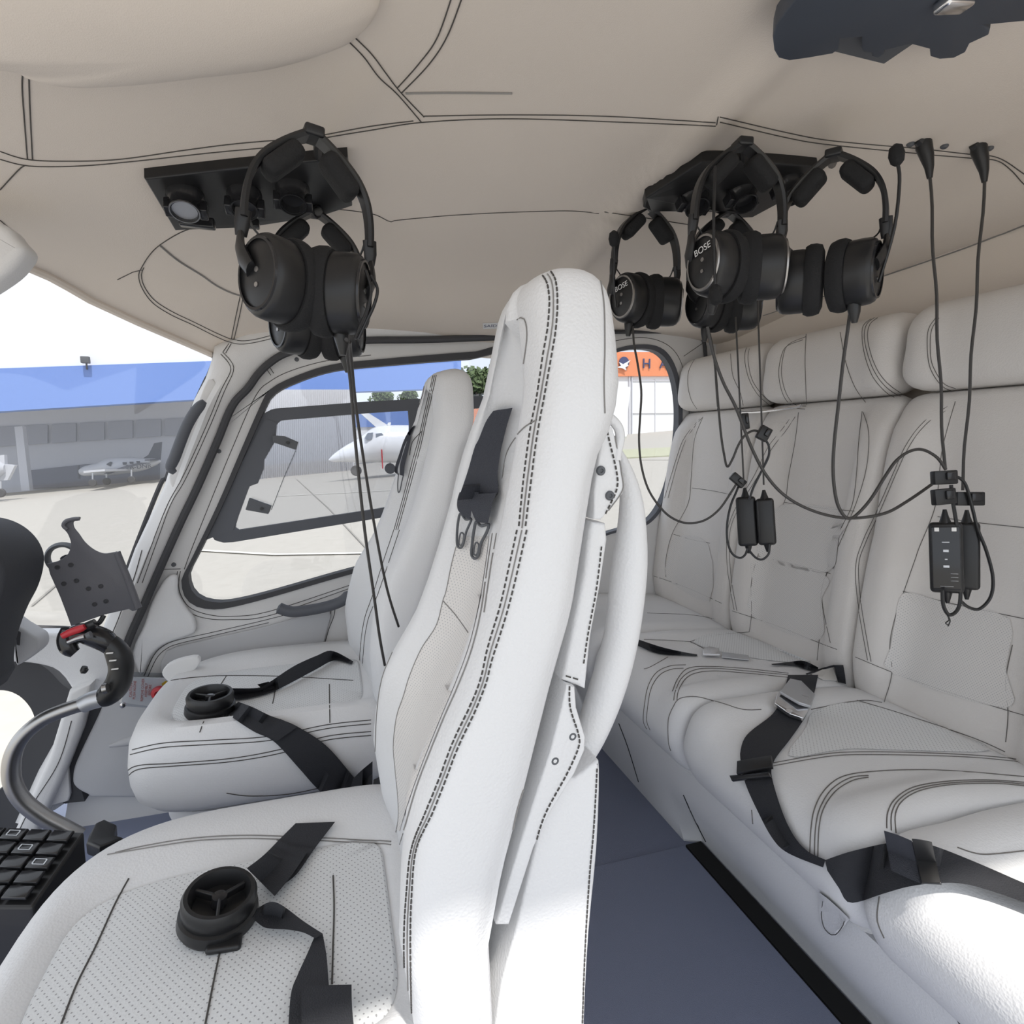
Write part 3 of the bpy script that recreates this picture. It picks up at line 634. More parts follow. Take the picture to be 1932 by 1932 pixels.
def back_prof(t):
    v = abs(2*t-1); b_ = .030*sm((v-.52)/.22)-.012*sm((v-.95)/.05)
    lo, hi = (1.066, .42), (1.145, 1.055)
    pts = []
    for k in range(15):
        s_ = k/14; x = lo[0]+(hi[0]-lo[0])*s_; z = lo[1]+(hi[1]-lo[1])*s_
        x += .018*math.sin(s_*math.pi*1.0)*(1-sm((v-.5)/.2))-.012*math.sin(s_*math.pi)
        e = sm(s_/.12)*sm((1-s_)/.10)
        pts.append((x-b_*e, z))
    pts += [(1.155, 1.066), (1.18, 1.072), (1.22, 1.06), (1.235, 1.02), (1.2, .8), (1.17, .42)]
    return pts
def cush_prof(t):
    v = abs(2*t-1); b_ = .022*sm((v-.50)/.25)
    P = [(1.09, .43), (1.05, .452), (.95, .452+b_*.5), (.85, .450+b_), (.76, .452+b_), (.70, .450+b_), (.665, .442+b_*.9), (.642, .425+b_*.6), (.630, .40), (.630, .37), (.645, .335), (.665, .31), (.69, .297), (.72, .29), (1.09, .29)]
    return [tuple(q) for q in cr(P, 3)]
def head_prof(t):
    v = abs(2*t-1); b_ = .012*sm((v-.5)/.3)
    P = [(1.165, 1.072), (1.140-b_, 1.078), (1.122-b_, 1.10), (1.120-b_, 1.15), (1.130-b_, 1.21), (1.150-b_*.5, 1.238), (1.18, 1.247), (1.21, 1.24), (1.225, 1.20), (1.225, 1.10), (1.2, 1.075)]
    return [tuple(q) for q in cr(P, 4, True)]
backs = []; cus = []; hds = []
for k in range(5):
    ya, yb = BY[k]-.003, BY[k+1]+.003
    m = along(back_prof, ya, yb); BVB.append(m.bvh()); backs.append((m.obj('backrest', LEAW, bench), BVB[-1]))
    m = along(cush_prof, ya, yb); BVB.append(m.bvh()); cus.append((m.obj('seat_cushion', LEA, bench), BVB[-1]))
    m = along(head_prof, ya-.004, yb+.004, r=.045); BVB.append(m.bvh()); hds.append((m.obj('headrest', LEAW, bench), BVB[-1]))
# base
b = MB(); P = lambda fx: [(.695, .285), (.70, .24), (.735, .16), (fx-.02, .05), (fx-.004, 0), (1.18, 0), (1.18, .288)]
b.loft([[V((x, y, z)) for x, z in P(.838 if y < 1.13 else .798)] for y in [-.28, .3, .9, 1.12, 1.14, 1.3, 1.75]]); b.obj('base', LEA, bench); BASE = [b.bvh()]
b = MB(); b.box((.807, .42, .003), (.021, .70, .0028)); b.obj('seat_track', mat('black track', (.004, .004, .004), .9), None, label='black slot along the floor under the bench front', cat='track')
BA = BVB+BASE
seam([[(1168, 1365), (1185, 1410), (1205, 1475)], [(1290, 1500), (1310, 1545), (1332, 1588)], [(1786, 1890), (1800, 1910), (1812, 1932)]], BASE, bench, .0016, BLK, name='panel_joint')
# seams traced over the bench
Zs = [((925, 100), (850, 130), (825, 180), (815, 260), (835, 350), (880, 405), (935, 415)), ((940, 85), (860, 120), (835, 175), (828, 260), (850, 345), (890, 395), (940, 402)),
      ((940, 75), (935, 200), (942, 395)), ((1095, 65), (1120, 200), (1160, 310), (1210, 385)),
      ((1250, 0), (1215, 30), (1205, 90), (1225, 180), (1260, 260), (1310, 320), (1370, 358)), ((1235, 5), (1200, 35), (1195, 90), (1210, 180), (1245, 270), (1300, 335), (1340, 362)), ((1265, 0), (1230, 30), (1220, 90), (1240, 180), (1275, 255), (1325, 310), (1385, 350)),
      ((430, 190), (405, 240), (400, 300), (415, 370), (450, 425)), ((520, 165), (525, 280), (535, 415)), ((595, 150), (605, 260), (640, 340), (655, 410)),
      ((700, 105), (670, 130), (660, 190), (680, 280), (720, 350), (770, 395)), ((710, 105), (685, 130), (675, 190), (693, 280), (735, 345), (780, 385)),
      ((1530, 0), (1495, 60), (1495, 180), (1515, 250), (1560, 310), (1600, 330)), ((1545, 0), (1510, 60), (1508, 180), (1530, 245), (1570, 300), (1620, 320)),
      # backs
      ((470, 450), (430, 560), (415, 740), (400, 850), (330, 980), (300, 1100), (300, 1180)), ((420, 775), (500, 785), (600, 805)), ((335, 985), (420, 1010), (500, 1025)),
      ((465, 455), (400, 540), (360, 640), (310, 820)), ((455, 460), (385, 545), (345, 650), (295, 820)), ((245, 1175), (400, 1230), (555, 1300)),
      ((890, 450), (850, 510), (780, 600), (720, 720), (640, 850), (595, 960), (590, 1080), (600, 1200), (625, 1335)), ((880, 440), (835, 500), (765, 590), (705, 715), (628, 845), (583, 960), (577, 1080), (588, 1200), (612, 1330)),
      ((905, 430), (890, 560), (860, 720), (840, 840), (760, 960), (720, 1080), (690, 1200), (690, 1350), (680, 1430)), ((840, 840), (1000, 865), (1160, 880)), ((720, 1085), (880, 1120), (1050, 1165)), ((590, 1330), (800, 1400), (1000, 1480), (1080, 1510)),
      ((1195, 425), (1180, 560), (1170, 700), (1150, 850), (1090, 980), (1040, 1140), (1010, 1250), (1005, 1400), (990, 1560)), ((1200, 430), (1225, 520), (1220, 650), (1190, 780), (1130, 940), (1050, 1130), (1010, 1260), (1050, 1480)),
      ((1590, 400), (1480, 470), (1400, 570), (1340, 700), (1270, 860), (1200, 1010), (1165, 1130), (1175, 1300), (1220, 1560)), ((1590, 415), (1490, 480), (1412, 580), (1352, 705), (1283, 865), (1213, 1015), (1178, 1130), (1190, 1300), (1235, 1565)),
      ((1620, 380), (1560, 600), (1530, 850), (1450, 1060), (1390, 1230), (1340, 1380), (1320, 1500), (1330, 1620), (1295, 1750)), ((1540, 905), (1700, 930), (1932, 955)), ((1380, 1245), (1600, 1300), (1932, 1370)), ((1165, 1545), (1400, 1640), (1700, 1740), (1932, 1810)),
      ((1880, 1490), (1850, 1650), (1860, 1800), (1850, 1932)),
      # far cushions
      ((200, 1600), (230, 1590), (310, 1545)), ((410, 1475), (500, 1450), (680, 1430)), ((215, 1345), (400, 1352), (520, 1370)), ((410, 1475), (290, 1468), (200, 1465)), ((410, 1475), (460, 1500), (530, 1540))]
seam([zz('Z5', *c) for c in Zs], BA, bench, .0007, STB, step=6)
Z6s = [((450, 285), (380, 290), (320, 320), (285, 380), (270, 460), (265, 530), (280, 565)), ((440, 300), (385, 305), (335, 330), (300, 385), (285, 460), (280, 530), (295, 570)),
       ((900, 330), (700, 310), (560, 300), (480, 310), (430, 345), (405, 400), (398, 440)), ((900, 322), (700, 300), (550, 292), (460, 300), (415, 345), (392, 400)), ((900, 340), (700, 320), (570, 312), (490, 322), (445, 350), (418, 400), (412, 440)),
       ((405, 450), (430, 430), (500, 425), (600, 450), (700, 480), (780, 480)), ((405, 450), (375, 520), (375, 620), (385, 660)), ((1000, 480), (1150, 450), (1240, 440), (1310, 450)), ((1200, 440), (1400, 500), (1700, 600), (1850, 665)),
       ((835, 715), (1000, 685), (1150, 668), (1400, 668), (1700, 680), (1932, 700)), ((835, 728), (1000, 698), (1150, 680), (1400, 680), (1700, 690), (1932, 712)),
       ((1932, 775), (1700, 755), (1500, 745), (1300, 750), (1150, 770), (1070, 820), (1020, 900), (1000, 1000), (995, 1115)), ((1250, 770), (1170, 780), (1090, 830), (1040, 910), (1020, 1000), (1015, 1120)), ((1250, 778), (1180, 792), (1105, 840), (1055, 915), (1035, 1000), (1030, 1125)),
       ((1932, 800), (1780, 790), (1600, 795), (1450, 820), (1370, 870), (1335, 930), (1330, 1000)), ((1932, 815), (1800, 805), (1620, 810), (1480, 835), (1400, 880), (1368, 940), (1370, 1020)), ((1932, 808), (1790, 797), (1610, 803), (1465, 828), (1385, 875), (1352, 935), (1350, 1010)),
       ((1640, 1085), (1750, 1115), (1932, 1100)), ((740, 920), (745, 980)), ((1300, 1300), (1290, 1400), (1320, 1480))]
seam([zz('Z6', *c) for c in Z6s], BA, bench, .0008, STB, step=6)
# perforated centre panels of the backs laid as thin upholstery
def panel(k, tree, pts, m, off=.0012):
    O = resamp(cr(pts, 3, True), 60, True); c = sum(O, V((0, 0)))/len(O); rings = []
    for s_ in (1, .8, .6, .4, .2, .02):
        r_ = []
        for p in O:
            q = c+(p-c)*s_; h = cast(q.x, q.y, tree)
            r_.append(h[0]+h[1]*off if h else None)
        if any(x is None for x in r_): return
        rings.append(r_)
    mb = MB(); mb.loft(rings, cap=False); mb.f.append(tuple(range(len(mb.v)-60, len(mb.v)))); mb.obj('perforated_panel', m, bench)
panel(0, BA, zz('Z5', (835, 850), (1140, 885), (1090, 1000), (1040, 1160), (725, 1085), (765, 960)), PERFB)
panel(0, BA, zz('Z5', (715, 1095), (1035, 1175), (1010, 1280), (1003, 1470), (695, 1360), (695, 1200)), PERFB)
panel(0, BA, zz('Z5', (1385, 1250), (1600, 1305), (1870, 1370), (1850, 1600), (1860, 1780), (1335, 1620), (1325, 1500), (1345, 1380)), PERFB)
panel(0, BA, zz('Z5', (345, 995), (495, 1030), (500, 1290), (310, 1190), (308, 1100)), PERFB)
panel(0, BA, zz('Z6', (1010, 490), (1200, 450), (1500, 540), (1800, 660), (1400, 660), (1150, 655), (900, 690), (980, 560)), PERF)
panel(0, BA, zz('Z6', (480, 185), (650, 140), (900, 230), (1000, 280), (700, 250)), PERF)
# pull tab
b = MB(); O = cr(zz('Z6', (1045, 1290), (1160, 1390), (1160, 1410), (1130, 1450), (1105, 1478), (1070, 1465), (1045, 1420), (1040, 1340)), 3, True)
O3 = [cast(x, y, BASE+BVB) for x, y in O]; O3 = [h[0]-ray(x, y)*.010 for h, (x, y) in zip(O3, O)]
b.slab(O3, (-.004, 0, .004), .0015); pt = b.obj('pull_tab', LEA, bench)
seam([zz('Z6', (1052, 1320), (1045, 1380), (1060, 1440), (1100, 1468), (1135, 1430), (1145, 1405))], [b.bvh()], pt, .0006)
b = MB(); b.tube([oX(x, y, 1.13) for x, y in cr([(1395, 778), (1440, 776), (1500, 768), (1512, 765)], 3)], .004, 6); b.obj('headrest_rail', CHR, bench, label='chrome rail glinting beneath the headrests')

# ================================================================== FRONT SEATS
XF = [(.36, .10), (.45, .062), (.54, .052), (.60, .055), (.67, .063), (.70, .075), (.73, .088), (.766, .105), (.80, .118), (.845, .133), (.90, .148), (.96, .160), (1.02, .170), (1.10, .170), (1.16, .170)]
XR = [(.36, .125), (.54, .118), (.61, .131), (.67, .148), (.77, .175), (.83, .193), (.906, .205), (.955, .213), (.985, .228), (1.02, .236), (1.08, .238), (1.16, .236)]
YF = [(.36, .86), (.55, .86), (.65, .80), (.75, .745), (.85, .745), (.93, .735), (.97, .715), (1.02, .665), (1.07, .62), (1.11, .585), (1.16, .58)]
YN = [(.36, .43), (1.0, .43), (1.05, .44), (1.12, .465), (1.16, .475)]
def seat_back(dy, yaw=0, lean=0):
    m = MB(); rings = []
    zs = [.36+.02*i for i in range(37)]+[1.090, 1.098, 1.105, 1.111, 1.115, 1.1175, 1.118]
    for z in zs:
        ze = z; k = 1
        if z > 1.08: k = max(.04, max(0, 1-((z-1.08)/.0382)**3.2)**.42)
        xf, xr, yf, yn = lerp(XF, ze), lerp(XR, ze), lerp(YF, ze), lerp(YN, ze)
        yc = (yf+yn)/2; hw = (yf-yn)/2
        bol = .028*sm((z-.42)/.12)*(1-sm((z-.92)/.12))
        rec = .058*sm((z-.915)/.05)*(1-sm((z-1.04)/.035))
        dome = -.012*sm((z-1.03)/.04)
        pts = [(xr-.012, yn+.004), ((xf+xr)/2, yn-.004), (xf+.006, yn), (xf-.006, yn+.018), (xf-.008, yn+.055), (xf+bol*.45, yn+hw*.45),
               (xf+bol+rec*.55, yc-hw*.32), (xf+bol+rec+dome, yc), (xf+bol+rec*.55, yc+hw*.32), (xf+bol*.45, yf-hw*.45), (xf-.006, yf-.05), (xf-.004, yf-.018), (xf+.012, yf-.002), ((xf+xr)/2+.01, yf),
               (xr-.012, yf-.006), (xr, yf-.03), (xr+.006, yc), (xr, yn+.03)]
        P = cr(pts, 4, True); cx = (xf+xr)/2
        rings.append([V((cx+(x-cx)*k, yc+(y-yc)*(.55+.45*k if k < 1 else 1), z)) for x, y in P])
    m.loft([[V((p.x+(.645-p.y)*yaw+(-.004+.028*(p.z-.5)/.6 if lean else 0), p.y+dy, p.z)) for p in r] for r in rings]); return m
def seat_cushion(dy, ex=3.2):
    cx, cy, a, b_ = (-.125, .672, .235, .245) if ex < 4 else (-.138, .672, .255, .245)
    def plan(s_, z, dz=0, low=False):
        out = []
        for i in range(72):
            t = 2*math.pi*i/72; e = 2/(ex if math.sin(t) < 0 or ex < 4 else 2.7) if math.cos(t) < 0 else 2/8
            c, s2 = math.cos(t), math.sin(t)
            x = abs(c)**e*(1 if c > 0 else -1)*a; y = abs(s2)**e*(1 if s2 > 0 else -1)*b_
            ys = s_ if y < 0 or low else lerp([(0, 0), (.73, .36), (.745, .38), (.82, .56), (.90, .78), (.96, .93), (1, 1), (1.1, 1.1)], s_)
            out.append(V((cx+x*s_, cy+y*ys+dy, z+dz*abs(s2)**1.5)))
        return out
    lo = .022 if ex > 4 else 0
    m = MB(); m.loft([plan(.80, .25+lo, 0, True), plan(.92, .262+lo, 0, True), plan(.985, .29+lo*.6, 0, True), plan(1.01, .33), plan(1.015, .365), plan(1.0, .400), plan(.96, .424, .006), plan(.90, .437, .012), plan(.82, .441, .010), plan(.745, .433, .004), plan(.73, .430)])
    p = MB(); p.loft([plan(.735, .425), plan(.735, .432), plan(.72, .436), plan(.5, .438), plan(.2, .437), plan(.01, .437)])
    k = MB(); k.loft([plan(.50, .06, 0, True), plan(.62, .12, 0, True), plan(.76, .20, 0, True), plan(.80, .235, 0, True), plan(.80, .262, 0, True)])
    return m, p, k
def front_seat(dy, label, yaw=0):
    t = thing('front_seat', label, 'seat', (0, .65+dy, 0), None)
    c, p, k = seat_cushion(dy, 4.6 if yaw else 3.2); bk = seat_back(dy, yaw, yaw)
    c.obj('seat_cushion', LEA, t); p.obj('perforated_centre', PERF, t); k.obj('seat_base', LEA, t); o = bk.obj('backrest', LEA, t)
    ped = MB(); ped.box((-.05, .65+dy, .05), (.16, .15, .05)); ped.obj('pedestal', DGREY, t, bev=.01)
    return t, [c.bvh(), p.bvh(), k.bvh()], [bk.bvh()], o
NS, NC, NB, nbo = front_seat(0, 'large pale leather front seat nearest the viewer, with tall built-in headrest')
DY2 = .70
FS, FC, FB, fbo = front_seat(DY2, 'pale leather front seat beside the far door, behind the nearer one', .12)
ST = .0008
seam([zz('Z8', (1195, 55), (1230, 110), (1245, 220), (1235, 380), (1205, 560), (1170, 800), (1130, 1000), (1090, 1300), (1060, 1600))], NB, nbo, ST, dash=.0055, step=5)
seam([zz('Z8', (1245, 30), (1280, 90), (1293, 200), (1285, 380), (1250, 600), (1215, 800), (1170, 1050), (1130, 1350), (1100, 1600))], NB, nbo, ST, dash=.0055, step=5)
seam([zz('Z8', (1220, 40), (1258, 100), (1270, 210), (1262, 380), (1228, 590), (1192, 800), (1150, 1030), (1110, 1330), (1080, 1600))], NB, nbo, .0006, STW)
A5a = zz('A5', (1050, 0), (1000, 230), (950, 450), (870, 720), (830, 900), (760, 1080), (660, 1290), (580, 1500), (500, 1700), (410, 1932))+[(768, 1680), (763, 1780), (767, 1932)]
A5b = zz('A5', (1108, 0), (1040, 300), (980, 530), (900, 780), (860, 930), (790, 1110), (690, 1320), (610, 1530), (530, 1730), (440, 1932))+[(778, 1680), (775, 1780), (778, 1932)]
seam(A5a, NB, nbo, ST, dash=.0055, step=5); seam(A5b, NB, nbo, ST, dash=.0055, step=5)
seam([((a[0]+b_[0])/2, (a[1]+b_[1])/2) for a, b_ in zip(A5a, A5b)], NB, nbo, .0006, STW)
seam([zz('A5', (900, 20), (870, 220), (830, 500), (770, 740), (690, 950), (610, 1130), (520, 1350), (440, 1560), (370, 1800), (330, 1932)), zz('A5', (925, 20), (890, 230), (850, 500)),
      zz('A5', (560, 10), (500, 220), (400, 440), (310, 700), (230, 900), (195, 1150), (185, 1500), (180, 1850)),
      zz('Z8', (1170, 940), (1080, 1000), (990, 1130), (960, 1300)), zz('Z8', (1050, 330), (1085, 320), (1105, 360), (1110, 450), (1090, 600)),
      zz('Z8', (1555, 100), (1575, 250), (1580, 500), (1575, 700), (1580, 900)), zz('A5', (1490, 60), (1460, 300), (1400, 600), (1360, 820), (1240, 1150), (1150, 1420), (1060, 1650), (1000, 1932))], NB, nbo, .0006, STW)
seam([zz('A5', (680, 100), (650, 220), (620, 370), (600, 430), (560, 580), (470, 720), (400, 880), (360, 1010), (320, 1130), (300, 1300), (310, 1450), (325, 1600), (330, 1750), (300, 1900)), zz('A5', (600, 430), (680, 520), (755, 625))], NB, nbo, .0009, STW)
def overlay(tree, pts, m, par, name='perforated_panel', off=.0012):
    O = resamp(cr(pts, 3, True), 70, True); n = len(O)//2
    L, Rr = O[:n], O[n:][::-1]; rows = []
    for p, q in zip(L, Rr):
        row = []
        for i in range(7):
            x = p.lerp(q, i/6); h = cast(x.x, x.y, tree)
            if not h: break
            row.append(h[0]+h[1]*off)
        if len(row) == 7: rows.append(row)
    if len(rows) > 2: mb = MB(); mb.loft(rows, cap=False, closed=False); return mb.obj(name, m, par)
pl = zz('A5', (690, 40), (650, 220), (620, 370), (600, 430), (560, 580), (470, 720), (400, 880), (360, 1010), (320, 1130), (300, 1300), (310, 1450), (325, 1600), (330, 1750), (310, 1850))
pr_ = zz('A5', (880, 40), (860, 200), (820, 450), (760, 700), (680, 920), (600, 1110), (510, 1330), (430, 1540), (360, 1750), (330, 1860))
La, Ra = resamp(cr(pl, 4), 60), resamp(cr(pr_, 4), 60); rows = []
for p, q in zip(La, Ra):
    r_ = [cast(p.lerp(q, i/10).x, p.lerp(q, i/10).y, NB) for i in range(11)]
    if all(r_): rows.append([h[0]+h[1]*.0008 for h in r_])
mb = MB(); mb.loft(rows, cap=False, closed=False); mb.obj('perforated_panel', PERFB, nbo)
# cushion seams
seam([zz('Z7', (600, 765), (750, 730), (1000, 690), (1250, 675), (1480, 680), (1932, 700))+[(738, 1588)], zz('Z7', (560, 775), (740, 745), (1000, 705), (1250, 692), (1480, 696), (1932, 714))+[(738, 1594)]], NC, NS, .0008, STW)
seam([zz('Z7', (670, 900), (600, 1030), (500, 1250), (400, 1450), (320, 1656)), zz('Z7', (1155, 1240), (1120, 1400), (1070, 1656)), zz('Z7', (1735, 885), (1740, 1050), (1735, 1250), (1730, 1450))], NC, NS, .0010, STI)
seam([zz('Z2', (690, 1420), (850, 1385), (1100, 1370), (1400, 1350), (1700, 1290), (1932, 1265)), zz('Z2', (680, 1445), (850, 1408), (1100, 1392), (1400, 1372), (1700, 1310), (1932, 1285)),
      zz('Z2', (650, 1580), (665, 1530), (730, 1500), (900, 1490), (1200, 1465), (1450, 1420), (1700, 1350), (1932, 1325)), zz('Z2', (665, 1590), (680, 1545), (740, 1518), (900, 1505), (1200, 1482), (1450, 1440), (1700, 1370), (1932, 1345)),
      zz('Z2', (1180, 1645), (1300, 1660), (1500, 1650), (1700, 1610), (1800, 1590))], FC, FS, .0009, STI)
seam([zz('Z2', (1180, 1035), (1150, 1080)), zz('Z2', (1440, 1080), (1420, 1180)), zz('Z2', (1715, 1080), (1718, 1280)), zz('Z2', (1070, 1250), (1040, 1330)), zz('Z2', (890, 1060), (1000, 1045), (1180, 1035), (1500, 1040), (1840, 1060))], FC, FS, .0010, STI)
seam([zz('A7', (1345, 110), (1362, 150), (1365, 230), (1340, 350), (1290, 560), (1250, 740), (1200, 930), (1130, 1200), (1060, 1449)),
      zz('A7', (1370, 105), (1388, 150), (1388, 240), (1360, 380), (1310, 590), (1270, 780), (1225, 960), (1160, 1200), (1090, 1449)), zz('A7', (1358, 108), (1375, 150), (1377, 235), (1350, 360), (1300, 575), (1260, 760), (1212, 945), (1145, 1200), (1075, 1449)),
      zz('A5', (300, 0), (240, 180), (170, 400), (120, 550), (95, 750), (95, 950), (105, 1180)), zz('A5', (335, 0), (275, 180), (200, 400), (140, 560), (115, 750), (112, 950), (125, 1180)),
      zz('A7', (1285, 290), (1290, 360), (1270, 450), (1200, 640)), zz('A7', (1180, 880), (1200, 780), (1270, 700))], FB, fbo, .0008, STI)
# rear shell of the near seat
def ysl(px, Y, th, r=.003): return MB().slab([oY(x, y, Y) for x, y in px], (0, th, 0), r)
b = ysl(cr([(1040, 1480), (1085, 1468), (1122, 1440), (1132, 1452), (1127, 1600), (1112, 1760), (1103, 1932), (1090, 2300), (925, 2300), (935, 1932), (975, 1750), (1010, 1600)], 3, True), .46, .36, .003); b.obj('rear_skirt', LEA, NS)
seam([[(1126, 1450), (1120, 1560), (1112, 1650), (1104, 1780), (1098, 1932)]], [b.bvh()], NS, .0008, dash=.005)
b = ysl(zz('Z8', (1580, 960), (1630, 985), (1650, 1060), (1665, 1140), (1700, 1320), (1692, 1390), (1600, 1500), (1560, 1548), (1515, 1545), (1518, 1380), (1545, 1180), (1570, 1020)), .452, .05, .002); b.obj('side_gusset', LEA, NS)
seam([zz('Z8', (1585, 975), (1610, 1080), (1650, 1250), (1655, 1350), (1610, 1460), (1565, 1540))], [b.bvh()], NS, .0008, dash=.005); seam([zz('Z8', (1630, 990), (1650, 1100), (1680, 1260), (1685, 1370), (1600, 1490))], [b.bvh()], NS, .0005, STW)
b = ysl(zz('Z8', (1505, 1560), (1590, 1570))+zz('A5', (1600, 60), (1560, 330), (1500, 650), (1465, 970), (1420, 950), (1325, 915), (1400, 550), (1460, 250), (1490, 0)), .455, .30, .004); b.obj('side_strip', LEA, NS); sb = [b.bvh()]
seam([zz('A5', (1560, 100), (1530, 350), (1480, 620), (1450, 820)), zz('A5', (1590, 80), (1565, 300), (1520, 560), (1470, 900)), zz('A5', (1345, 885), (1430, 910))], sb, NS, .0007, dash=.005)
b = ysl(zz('A5', (1350, 940), (1400, 955), (1410, 1080), (1465, 1260), (1460, 1340), (1400, 1480), (1250, 1720), (1150, 1932), (1000, 2400), (920, 2400), (1060, 1932), (1150, 1650), (1250, 1350), (1320, 1080)), .450, .05, .002); b.obj('side_gusset', LEA, NS)
seam([zz('A5', (1365, 950), (1370, 1080), (1420, 1240), (1420, 1320), (1350, 1480), (1220, 1720), (1150, 1932)), ], [b.bvh()], NS, .0008, dash=.005)
b = MB(); T = cr([(1165, 845, 5), (1178, 880, 12), (1189, 930, 20), (1192, 990, 27), (1186, 1080, 35), (1172, 1200, 34), (1145, 1300, 35), (1112, 1390, 30), (1086, 1450, 18), (1074, 1484, 5)], 5)
b.tube([oY(x, y, .50) for x, y, r in T], [r*.50/F*1.12 for x, y, r in T], 20); b.obj('padded_side_rail', LEA, NS)
b = MB(); T = cr([(1138, 784), (1152, 790), (1166, 806), (1170, 826), (1165, 850), (1163, 868)], 4); b.tube([oY(x, y, .455) for x, y in T], .0042, 10); b.obj('strap_loop', LEA, NS)
for x, y in ((1133, 888), (1150, 935), (1079, 1388), (1046, 1434)):
    b = MB(); b.lathe([(.001, 0), (.0042, 0), (.0042, .001), (.0034, .0022), (.0018, .0022), (.0015, .0012), (.001, .0012)], oY(x, y, .452), basis((1, 0, 0), (0, 0, 1)), 20); b.obj('bolt', DGREY, NS)
# far seat's rear shell
b = ysl([(874, 800), (880, 812), (884, 860), (868, 905), (848, 960), (846, 880), (862, 820)], 1.18, .1, .003); b.obj('side_gusset', LEA, FS)

# ------------------------------------------------------------------ harnesses
def buckle_round(loc, r, parent, tilt=(0, 0)):
    R = Matrix.Rotation(tilt[0], 3, 'X') @ Matrix.Rotation(tilt[1], 3, 'Y')
    b = MB(); b.lathe([(.001, 0), (r*1.02, 0), (r*1.08, r*.12), (r*1.05, r*.38), (r*.95, r*.42), (r*.98, r*.46), (r, r*.8), (r*.93, r*.93), (r*.82, r*.93), (r*.74, r*.72), (r*.70, r*.5), (.001, r*.48)], loc, R, 40); o = b.obj('rotary_buckle', BLK, parent)
    for k in range(3):
        a = .6+k*2*math.pi/3; d = V((math.cos(a), math.sin(a), 0)); b = MB(); rr = basis(R @ d, R @ V((-d.y, d.x, 0)))
        b.rbox(V(loc)+R @ (d*r*.42+V((0, 0, r*.68))), (r*.36, r*.055, r*.13), .002, rr); b.obj('spoke', BLK, o)
    b = MB(); b.lathe([(.001, r*.5), (r*.22, r*.5), (r*.2, r*.8), (.001, r*.82)], loc, R, 20); b.obj('hub', GLO, o)
    b = MB(); b.rbox(V(loc)+R @ V((r*.3, -r*.95, r*.14)), (r*.45, r*.28, r*.10), .004, R); b.obj('tongue', BLK, o)
    return o
h = cast(412, 1740, NC); lp = thing('lap_harness', 'black lap harness with large round rotary buckle, lying on the nearest cushion', 'seat belt', h[0]); buckle_round(h[0]+V((0, 0, .004)), .0385, lp, (.10, .12))
def straplet(A, B, trees, parent, name='strap', m=WEB, off=.004, th=.0022, n=44, **k): return ribbon(A, B, trees, off, th, n, **k).obj(name, m, parent)
AL = NC+NB
straplet(zz('Z7', (1540, 610), (1450, 700), (1370, 780), (1285, 845)), zz('Z7', (1745, 603), (1640, 740), (1540, 880), (1440, 950)), AL, lp, off=.006)
b = ribbon(zz('Z7', (1450, 700), (1370, 780), (1285, 845)), zz('Z7', (1600, 760), (1520, 880), (1430, 990)), AL, .010, .003, 16); b.obj('stitched_end', WEB, lp)
straplet(zz('Z7', (1325, 1065), (1380, 1030), (1425, 1020), (1480, 1045), (1580, 1120), (1680, 1185)), zz('Z7', (1320, 1110), (1370, 1150), (1420, 1160), (1500, 1165), (1580, 1180), (1640, 1210)), AL, lp, off=.010)
straplet(zz('Z7', (1640, 1195), (1600, 1290), (1550, 1400), (1515, 1500), (1500, 1700)), zz('Z7', (1680, 1185), (1700, 1300), (1712, 1450), (1720, 1550), (1730, 1700)), AL, lp, off=.006)
b = ribbon(zz('Z7', (1575, 1455), (1570, 1560), (1572, 1700)), zz('Z7', (1830, 1450), (1832, 1560), (1845, 1700)), AL, .012, .005, 10); b.obj('belt_end_tab', WEB, lp)
seam([zz('Z7', (1440, 700), (1520, 715), (1600, 765))], [b.bvh()]+AL, lp, .0004)
h = cast(392, 1345, FC); lp2 = thing('lap_harness', 'black lap harness with round rotary buckle on the cushion beside the far door', 'seat belt', h[0]); buckle_round(h[0]+V((.005, 0, .002)), .043, lp2, (.05, .05))
FA = FC+FB
straplet(zz('Z2', (1195, 1100), (1340, 1098), (1400, 1070), (1530, 985), (1650, 930), (1730, 905), (1840, 960)), zz('Z2', (1215, 1160), (1300, 1150), (1400, 1125), (1480, 1090), (1640, 1005), (1740, 955), (1830, 975)), FA, lp2, off=.006)
straplet(zz('Z2', (1240, 1170), (1320, 1200), (1400, 1240), (1460, 1262), (1550, 1300), (1700, 1400), (1840, 1560), (1960, 1700)), zz('Z2', (1180, 1230), (1250, 1280), (1330, 1330), (1430, 1380), (1560, 1520), (1640, 1610), (1740, 1700), (1960, 1830)), FA+NB, lp2, off=.006)
for A, B in ((zz('Z2', (1340, 1080), (1400, 1065)), zz('Z2', (1375, 1115), (1430, 1100))), (zz('Z2', (1460, 1260), (1550, 1300)), zz('Z2', (1360, 1330), (1440, 1378)))):
    b = ribbon(A, B, FA, .012, .005, 6); b.obj('adjuster', WEB, lp2)
straplet(zz('Z2', (1840, 1570), (1880, 1530), (1940, 1480)), zz('Z2', (1800, 1700), (1860, 1690), (1940, 1600)), FA, lp2, depth=1.2, off=.03)
